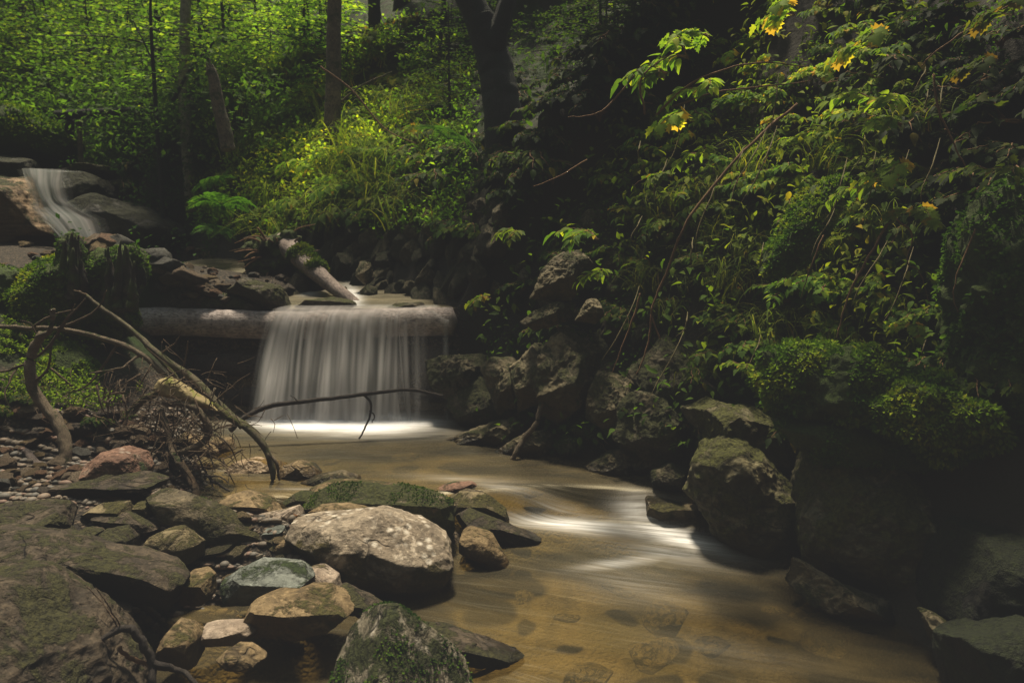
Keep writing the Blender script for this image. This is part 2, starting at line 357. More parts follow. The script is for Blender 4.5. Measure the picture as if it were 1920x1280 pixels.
_ico = {}
def ico(l):
    if l in _ico: return _ico[l]
    t = (1+5**.5)/2
    v = [(-1,t,0),(1,t,0),(-1,-t,0),(1,-t,0),(0,-1,t),(0,1,t),(0,-1,-t),(0,1,-t),(t,0,-1),(t,0,1),(-t,0,-1),(-t,0,1)]
    f = [(0,11,5),(0,5,1),(0,1,7),(0,7,10),(0,10,11),(1,5,9),(5,11,4),(11,10,2),(10,7,6),(7,1,8),(3,9,4),(3,4,2),(3,2,6),(3,6,8),(3,8,9),(4,9,5),(2,4,11),(6,2,10),(8,6,7),(9,8,1)]
    v = [np.array(a)/np.linalg.norm(a) for a in v]
    for _ in range(l):
        c = {}; nf = []
        def mid(a, b):
            k = (min(a, b), max(a, b))
            if k not in c:
                m = v[a]+v[b]; v.append(m/np.linalg.norm(m)); c[k] = len(v)-1
            return c[k]
        for a, b, d in f:
            x, y, z = mid(a, b), mid(b, d), mid(d, a); nf += [(a,x,z),(b,y,x),(d,z,y),(x,y,z)]
        f = nf
    _ico[l] = (np.array(v), np.array(f)); return _ico[l]

def cut(V, rs, n, lo, hi, bias=None):
    ext = np.abs(V).max(0)
    for k in range(n):
        d = rs.normal(size=3); d /= np.linalg.norm(d)
        if bias is not None and k < len(bias): d = np.array(bias[k][:3], float); d /= np.linalg.norm(d); q = bias[k][3]
        else: q = rs.uniform(lo, hi)
        s = V@d; lim = q*s.max(); over = np.clip(s-lim, 0, None)
        V = V-np.outer(over*.93, d)
    return V
def blob(poly, Y, thick, seed, lvl=4, facets=9, amp=.05, blocky=.72, bias=None, camplane=True):
    """a solid whose outline, seen from the front, follows poly; thick = half depth in metres"""
    P = np.array([atY(px, py, Y) for px, py in poly]); 
    c2 = np.array(poly, float)
    # area centroid
    x, y = c2[:, 0], c2[:, 1]; x1, y1 = np.roll(x, -1), np.roll(y, -1); a = (x*y1-x1*y); A = a.sum()/2
    cx, cy = ((x+x1)*a).sum()/(6*A), ((y+y1)*a).sum()/(6*A)
    C = atY(cx, cy, Y); s = mpp(Y)
    rel = np.stack([(x-cx)*s, -(y-cy)*s], 1)
    D, F = ico(lvl)
    th = np.arctan2(D[:, 1], D[:, 0]); rr = np.zeros(len(D)); best = np.full(len(D), 0.0)
    dx, dy = np.cos(th), np.sin(th)
    for i in range(len(rel)):
        p = rel[i]; q = rel[(i+1) % len(rel)]; e = q-p
        den = dx*e[1]-dy*e[0]; den = np.where(np.abs(den) < 1e-12, 1e-12, den)
        t = (p[0]*e[1]-p[1]*e[0])/den; u = (p[0]*dy-p[1]*dx)/den
        ok = (t > 0) & (u >= -.001) & (u <= 1.001); best = np.where(ok & (t > best), t, best)
    # soften corners a little
    rho = np.sqrt(D[:, 0]**2+D[:, 1]**2); R = best*rho**blocky
    V = np.stack([R*dx, R*dy, -thick*np.sign(D[:, 2])*np.abs(D[:, 2])**.85], 1)   # x right, y up, z away from viewer is negative
    rs = RS(seed)
    V = cut(V*1.06, rs, facets, .76, .96, bias)
    size = max(np.ptp(rel[:, 0]), np.ptp(rel[:, 1]))/2
    N = V/(np.linalg.norm(V, axis=1, keepdims=True)+1e-9)
    sz = min(size, thick*2.2)
    d = amp*sz*(fbm(V/sz*1.6+seed, seed, 5, .55)*1.6+.35*(1-np.abs(fbm(V/sz*4+seed, seed+9, 3))*2))
    if lvl > 5: d = d+.012*sz*fbm(V/sz*11+seed, seed+20, 4, .6)+.02*sz*np.minimum(0, fbm(V/sz*3.2+seed, seed+31, 3)-.02)
    V = V+N*d[:, None]
    W = C[None]+V[:, :1]*RT+V[:, 1:2]*UP-V[:, 2:3]*FW
    return W, F, C
def rock(name, label, poly, Y, thick, mat, seed, lvl=5, facets=9, amp=.06, bias=None, cat='rock', blocky=.72, group=None):
    W, F, C = blob(poly, Y, thick, seed, lvl, facets, amp, blocky, bias)
    o = mk(name, W, F, M[mat], label=label, category=cat)
    if group: o['group'] = group
    return o, W, F
TOP = [(.05, .95, .35, .62), (0, -.35, .95, .6)]      # flat lit top, dark front
RIDGE = [(-.8, .45, .5, .30), (.55, .55, .65, .34), (-.3, -.2, 1, .7)]
JAG = [(-.55, .35, .75, .5), (.45, .75, .5, .55), (.8, -.1, .55, .6), (-.2, -.6, .8, .6)]
TOPR = [(.35, .9, .3, .6), (-.1, -.3, .95, .62)]

def spline(pts, n):
    P = np.array(pts, float); m = len(P)
    if m == 2: P = np.vstack([P[0], P.mean(0), P[1]]); m = 3
    Q = np.vstack([2*P[0]-P[1], P, 2*P[-1]-P[-2]]); out = []
    for t in np.linspace(0, m-1-1e-6, n):
        i = int(t); f = t-i; a, b, c, d = Q[i:i+4]
        out.append(.5*((2*b)+(-a+c)*f+(2*a-5*b+4*c-d)*f*f+(-a+3*b-3*c+d)*f**3))
    return np.array(out)
def tube(P, R, sides=8, seed=0, bump=.0, wob=0.0):
    P = np.array(P, float); n = len(P); R = np.asarray(R, float)
    if wob:
        P = P+wob*np.stack([fbm(np.stack([np.arange(n)*.35, np.full(n, k*5.), np.full(n, seed*1.)], -1), seed+k, 3) for k in range(3)], -1)
    T = np.gradient(P, axis=0); T /= np.linalg.norm(T, axis=1, keepdims=True)+1e-12
    ref = np.array([.13, .21, .97]) if abs(T[:, 2]).mean() < .85 else np.array([1, .1, 0.])
    A = np.cross(T, ref); A /= np.linalg.norm(A, axis=1, keepdims=True)+1e-12; B = np.cross(T, A)
    an = np.linspace(0, 2*np.pi, sides, endpoint=False)
    rr = R[:, None]*np.ones(sides)[None]
    if bump:
        q = np.stack([np.cos(an)[None]*np.ones((n, 1))*1.5, np.sin(an)[None]*np.ones((n, 1))*1.5, np.linspace(0, n*.35, n)[:, None]*np.ones((1, sides))], -1)
        rr = rr*(1+bump*fbm(q+seed, seed, 3))
    V = P[:, None]+rr[..., None]*(np.cos(an)[None, :, None]*A[:, None]+np.sin(an)[None, :, None]*B[:, None])
    L = np.concatenate([[0], np.cumsum(np.linalg.norm(np.diff(P, axis=0), axis=1))])
    uv = np.stack([L[:, None]*np.ones((1, sides))*2, (np.abs(an/np.pi-1))[None]*np.ones((n, 1))], -1).reshape(-1, 2)
    i = np.arange(n-1)[:, None]*sides; j = np.arange(sides)[None]; k = (j+1) % sides
    F = np.stack([i+j, i+k, i+sides+k, i+sides+j], -1).reshape(-1, 4)
    V = V.reshape(-1, 3); m = len(V)
    V = np.vstack([V, P[0]-T[0]*R[0]*.3, P[-1]+T[-1]*R[-1]*.4]); uv = np.vstack([uv, [0, 0], [L[-1]*2, 0]])
    j = np.arange(sides); k = (j+1) % sides
    F = np.vstack([F, np.stack([k, j, np.full(sides, m), np.full(sides, m)], -1)[:, [0, 1, 2, 2]], np.stack([(n-1)*sides+j, (n-1)*sides+k, np.full(sides, m+1), np.full(sides, m+1)], -1)])
    return V, F, uv
class Acc:
    def __init__(s): s.V = []; s.F = []; s.A = []; s.U = []; s.n = 0
    def add(s, V, F, a=None, uv=None):
        V = np.asarray(V); s.V.append(V); s.F.append([tuple(dict.fromkeys(int(i)+s.n for i in f)) for f in F] if not isinstance(F, np.ndarray) else F+s.n); s.n += len(V)
        s.A.append(np.full(len(V), .5) if a is None else a); s.U.append(np.zeros((len(V), 2)) if uv is None else uv)
    def build(s, name, mat, parent=None, **k):
        V = np.vstack(s.V); F = np.vstack(s.F); at = {'tint': np.concatenate(s.A)}
        bad = F[:, 2] == F[:, -1] if F.shape[1] == 4 else np.zeros(len(F), bool)
        if bad.any():
            FL = [tuple(f) for f in F[~bad].tolist()]+[tuple(f[:3]) for f in F[bad].tolist()]
            return mk(name, V, FL, mat, parent, attrs=at, uv=np.vstack(s.U), **k)
        return mk(name, V, F, mat, parent, attrs=at, uv=np.vstack(s.U), **k)
def branch_obj(name, pts, radii, mat, parent=None, seed=0, sides=10, wob=.005, bump=.25, n=None, **tags):
    """pts: (px, py, Y) points along the branch; radii in picture pixels at that depth"""
    W = [atY(*p) for p in pts]; n = n or max(10, len(pts)*7)
    P = spline(W, n); R = np.interp(np.linspace(0, 1, n), np.linspace(0, 1, len(radii)), radii)*mpp(np.mean([p[2] for p in pts]))
    a = Acc(); V, F, uv = tube(P, R, sides, seed, bump, wob); a.add(V, F, uv=uv)
    return a.build(name, M[mat], parent, **tags)

# ------------------------------------------------------------------ leaves
T_SIMPLE = (np.array([(0,0,0),(.5,.28,.05),(1,0,-.06),(.5,-.28,.05)]), np.array([(0,1,2),(0,2,3)]))
def lance():
    xs = [0,.12,.3,.52,.76,1.0]; ws = [0,.16,.25,.23,.12,0]; V = []; 
    for x, w in zip(xs, ws):
        zc = -.28*x*x; V += [(x, w, zc+w*.35), (x, 0, zc), (x, -w, zc+w*.35)]
    F = []
    for i in range(5):
        a = i*3; F += [(a, a+1, a+4), (a, a+4, a+3), (a+1, a+2, a+5), (a+1, a+5, a+4)]
    return np.array(V), np.array(F)
T_LANCE = lance()
def lobed():
    out = [(0,0),(-.02,.2),(.12,.5),(.22,.34),(.42,.52),(.5,.26),(.72,.34),(.74,.14),(1,0),(.74,-.14),(.72,-.34),(.5,-.26),(.42,-.52),(.22,-.34),(.12,-.5),(-.02,-.2)]
    V = [(.35, 0, 0)]+[(x, y, -.22*x*x+.18*abs(y)) for x, y in out]; n = len(out)
    return np.array(V), np.array([(0, 1+i, 1+(i+1) % n) for i in range(n)])
T_LOBE = lobed()
def place_leaves(acc, tm, O, D, Nn, size, tint):
    O = np.atleast_2d(O); D = D/np.linalg.norm(D, axis=1, keepdims=True)
    Sd = np.cross(Nn, D); Sd /= np.linalg.norm(Sd, axis=1, keepdims=True)+1e-9; Nn = np.cross(D, Sd)
    TV, TF = tm; k = len(TV)
    V = O[:, None]+size[:, None, None]*(TV[None, :, 0:1]*D[:, None]+TV[None, :, 1:2]*Sd[:, None]+TV[None, :, 2:3]*Nn[:, None])
    F = TF[None]+(np.arange(len(O))*k)[:, None, None]
    acc.add(V.reshape(-1, 3), F.reshape(-1, 3), np.repeat(tint, k))
def unit(a): return a/(np.linalg.norm(a, axis=-1, keepdims=True)+1e-12)

# ------------------------------------------------------------------ SETTING: ground
def axis(segs):
    out = []
    for a, b, d in segs: out += list(np.arange(a, b, d))
    return np.array(out+[segs[-1][1]])
gx = axis([(-60,-20,3),(-20,-9,.5),(-9,-4,.1),(-4,2.6,.035),(2.6,6,.15),(6,20,1),(20,60,4)])
gy = axis([(-30,-2,1.5),(-2,1,.2),(1,5.4,.035),(5.4,10,.09),(10,20,.4),(20,90,2.5)])
X, Yg = np.meshgrid(gx, gy); Z = H(X, Yg); nx, ny = len(gx), len(gy)
idx = np.arange(nx*ny).reshape(ny, nx)
F = np.stack([idx[:-1, :-1], idx[:-1, 1:], idx[1:, 1:], idx[1:, :-1]], -1).reshape(-1, 4)
sr = sdist(X, Yg, RF); sl = -sdist(X, Yg, LF); sh = -sdist(X, Yg, HF)
inb = (1-sstep(-.05, .12, sr))*(1-sstep(0.02, .2, sl))
grav = (1-sstep(.0, .15, sr))*(1-sstep(-.2, .3, sh))*(1-sstep(.1, .4, np.exp(-((X+2.95)/.55)**2-((Yg-4.25)/.75)**2)))
green = sstep(.1, .8, sr)*sstep(4.5, 7, Yg)+sstep(0, .6, sh)+sstep(.1, .4, np.exp(-((X+2.95)/.55)**2-((Yg-4.25)/.75)**2))
mk('ground', np.stack([X, Yg, Z], -1).reshape(-1, 3), F, M['ground'], origin=np.zeros(3), kind='structure',
   attrs={'gravel': grav.ravel(), 'green': np.clip(green, 0, 1).ravel(), 'bed': (inb*(Yg < 4.78)).ravel()})

# water: one sheet from the upper stream bed down to the pool; wlev = its surface height
def wlev(x, y):
    lip = 3.2+.05*np.sin(x*5)-.12*sstep(-.2, -.8, x)
    return .13*sstep(lip-.16, lip+.02, y)
def blobs(px, py, L):
    r = np.zeros(px.shape)
    for cx, cy, sx, sy, a, ang in L:
        c, s = math.cos(math.radians(ang)), math.sin(math.radians(ang)); dx, dy = px-cx, py-cy
        u, v = (dx*c+dy*s)/sx, (-dx*s+dy*c)/sy; r = np.maximum(r, a*np.exp(-u*u-v*v))
    return r
wx = np.arange(-2.4, 1.9, .022); wy = axis([(-2, 1, .2), (1, 4.80, .022)])
X, Yg = np.meshgrid(wx, wy); Zw = wlev(X, Yg)+.006*n2(X*.7, Yg*2.5, 3, 31, 3)
P = np.stack([X, Yg, Zw], -1); d = P-CAM; dep = d@FW; PX = 960+FP*(d@RT)/dep; PY = 640-FP*(d@UP)/dep
foam = blobs(PX, PY, [(595,792,120,17,1.5,0),(700,794,110,19,1.6,0),(560,804,90,12,.5,0),(690,810,170,14,.5,0),(780,792,60,12,.9,0),(500,795,90,8,.35,0),
    (1090,985,170,16,.75,6),(1190,955,50,26,.7,12),(1270,1006,120,20,.75,16),(1040,950,90,14,.34,14),(960,918,80,9,.4,10),(870,898,120,8,.26,3),(1200,935,50,22,.42,10),
    (1180,1052,120,12,.40,-8),(1250,1035,140,25,.30,10),(1200,1100,170,40,.18,8),(1380,1220,150,25,.12,10),(470,882,70,4,.3,0),(560,916,60,3,.3,0)])
murk = np.clip(blobs(PX, PY, [(620,806,240,22,.4,0),(560,850,200,30,.08,0),(1180,1040,200,60,.3,8),(1250,1180,300,60,.1,8)]), 0, 1)
nx, ny = len(wx), len(wy); idx = np.arange(nx*ny).reshape(ny, nx)
F = np.stack([idx[:-1, :-1], idx[:-1, 1:], idx[1:, 1:], idx[1:, :-1]], -1).reshape(-1, 4)
ang = .3*sstep(3.4, 2.9, Yg)
UVw = np.stack([X*np.cos(ang)-Yg*np.sin(ang)*1.0, X*np.sin(ang)+Yg*np.cos(ang)], -1).reshape(-1, 2)
mk('stream_water', P.reshape(-1, 3), F, M['water'], origin=np.zeros(3), kind='structure', attrs={'foam': foam.ravel(), 'murk': murk.ravel()}, uv=UVw)
# upper stream surface above the ledge
wx = np.arange(-3.6, -.2, .05); wy = np.arange(4.86, 8.9, .05); X, Yg = np.meshgrid(wx, wy)
Zu = .845+np.clip((Yg-4.8)/4.1, 0, 1)*.40+.01*n2(X, Yg, 6, 33)
idx = np.arange(X.size).reshape(X.shape)
F = np.stack([idx[:-1, :-1], idx[:-1, 1:], idx[1:, 1:], idx[1:, :-1]], -1).reshape(-1, 4)
P = np.stack([X, Yg, Zu], -1); d = P-CAM; dep = d@FW; PX = 960+FP*(d@RT)/dep; PY = 640-FP*(d@UP)/dep
fo = blobs(PX, PY, [(660,555,30,20,.9,60),(650,590,100,8,.35,0),(720,575,60,6,.3,0),(580,548,25,8,.6,0)])
mk('upper_stream_water', P.reshape(-1, 3), F, M['water'], origin=np.zeros(3), kind='structure', attrs={'foam': fo.ravel(), 'murk': np.full(X.size, .1)}, uv=P[..., :2].reshape(-1, 2))

# waterfall: silky curtain over the weir log
def curtain():
    nu, nv = 340, 46; u = np.linspace(0, 1, nu); v = np.linspace(0, 1, nv); U_, V_ = np.meshgrid(u, v)
    xl = atY(503, 600, 4.7)[0]; xr = atY(842, 600, 4.7)[0]
    X = xl+(xr-xl)*U_
    lipn = .012*vnoise(np.stack([U_*22, U_*0, U_*0], -1), 4)
    over = np.clip(V_/.22, 0, 1); dn = np.clip((V_-.22)/.78, 0, 1)
    Yc = 5.02-(5.02-4.695)*over-(.19+lipn*1.5)*dn**.6*1.1
    Zc = .868+.008*np.sin(over*3.1)-.03*over**3-(.868-.03-.11)*dn**1.25
    Zc = Zc-.05*sstep(.9, 1.0, U_)
    X = X-(.15*(1-U_)-.03)*dn**1.1*(.6+.4*(1-U_))
    Yc = Yc+.014*fbm(np.stack([U_*30, V_*1.2, U_*0], -1), 7, 3)*dn
    rs = RS(71); st = np.zeros(U_.shape)
    for k in range(60):                     # separate strands, each leaving the lip at its own place and fanning a little
        c = rs.rand()*.86; wd_ = rs.uniform(.003, .017)*(1+.6*dn); a_ = rs.uniform(.25, 1.0)*(1-.45*sstep(.2, 1, dn)*rs.rand()); t0 = rs.uniform(0, .12)
        cc = c+.012*rs.normal()*dn+.07*(c-.5)*dn+.02*dn**2*rs.normal()
        st = np.maximum(st, a_*np.exp(-((U_-cc)/wd_)**2)*sstep(t0-.02, t0+.08, dn+.02))
    veil = .40+.36*fbm(np.stack([U_*7, V_*.7, U_*0], -1), 12, 2)
    right = 1-sstep(.58, .84, U_)
    fallp = (veil+.75*st)*(.10+.90*right)+.35*np.exp(-((U_-.985)/.012)**2)+.22*st*(1-right)
    lip = .30+.35*sstep(.1, .75, over)*(.6+.4*fbm(np.stack([U_*5, V_*9, U_*0], -1), 3, 3))
    k = sstep(.16, .30, V_); dens = (lip*(1-k)+fallp*k)*sstep(0, .05, U_)*(1-.2*np.exp(-((dn-.07)/.06)**2)*(V_ > .22))
    dens = np.maximum(dens, sstep(.86, 1.0, dn)*right*sstep(0, .08, U_)*.6)
    idx = np.arange(nu*nv).reshape(nv, nu); F = np.stack([idx[:-1, :-1], idx[:-1, 1:], idx[1:, 1:], idx[1:, :-1]], -1).reshape(-1, 4)
    mk('waterfall', np.stack([X, Yc, Zc], -1).reshape(-1, 3), F, M['fall'], label='wide silky white waterfall pouring over the horizontal log ledge into the pool', category='waterfall',
       attrs={'dens': dens.ravel(), 'strand': np.clip(st*1.1*k+.3+.45*(1-k)+.6*sstep(.75, 1, dn), 0, 1).ravel()}, uv=np.stack([U_, V_], -1).reshape(-1, 2))
curtain()
def ribbon(name, pts, mat, dens=1.0, parent=None, **tags):
    nv, nu = 50, 22; c = spline([atY(p[0], p[1], p[2]) for p in pts], nv); w = np.interp(np.linspace(0, 1, nv), np.linspace(0, 1, len(pts)), [p[3]*mpp(p[2]) for p in pts])
    u = np.linspace(-1, 1, nu); X = c[:, None]+(u[None, :, None]*w[:, None, None])*np.array([1, .15, 0])[None, None]
    X[..., 1] -= .12*(1-u[None]**2); X[..., 1] += .04*vnoise(np.stack([u[None]*4+np.zeros((nv, 1)), np.linspace(0, 4, nv)[:, None]+u[None]*0, u[None]*0+np.zeros((nv, 1))], -1), 3)
    de = (np.clip(1-np.abs(u)**1.6, 0, 1)**1.3)[None]*np.ones((nv, 1))*dens; idx = np.arange(nu*nv).reshape(nv, nu)
    F = np.stack([idx[:-1, :-1], idx[:-1, 1:], idx[1:, 1:], idx[1:, :-1]], -1).reshape(-1, 4)
    uv = np.stack([(u[None]*.5+.5)+np.zeros((nv, 1)), np.linspace(0, 1, nv)[:, None]+u[None]*0], -1).reshape(-1, 2)
    return mk(name, X.reshape(-1, 3), F, M[mat], parent, attrs={'dens': de.ravel()}, uv=uv, **tags)
ribbon('waterfall', [(84,318,8.35,48),(88,345,8.2,42),(98,375,8.1,38),(112,395,8.0,54),(134,412,7.9,62),(154,440,7.75,50),(168,470,7.6,40)], 'fall_up', 1.3, label='narrow upper waterfall sliding down the rock at the far left', category='waterfall')
ribbon('waterfall', [(125,322,8.5,40),(90,324,8.4,34),(74,335,8.3,18)], 'fall_up', .7, label='flat run of white water feeding the narrow upper waterfall', category='water')
ribbon('waterfall', [(630,540,5.9,18),(660,550,5.7,16),(672,566,5.55,12)], 'fall_up', .8, label='tiny white cascade behind the end of the mossy fallen log', category='waterfall')

# ------------------------------------------------------------------ log weir
w = thing('log_weir', (-1.4, 4.7, 0), 'low horizontal log weir that the wide waterfall pours over', 'weir')
def hlog(name, x0, x1, y, z, r, mat, seed, sides=26):
    a = Acc(); n = 60; P = np.stack([np.linspace(x0, x1, n), y+.015*np.sin(np.linspace(0, 5, n)+seed), z+.012*np.sin(np.linspace(0, 7, n)+seed)], -1)
    V, F, uv = tube(P, np.full(n, r), sides, seed, .10); a.add(V, F, uv=uv); return a.build(name, M[mat], w)
hlog('top_log', -2.9, -.42, 4.80, .755, .10, 'weir', 1)
hlog('lower_log', -2.9, -.38, 4.88, .47, .11, 'branch_dark', 2)
hlog('bottom_log', -2.9, -.40, 4.90, .22, .12, 'branch_dark', 3)

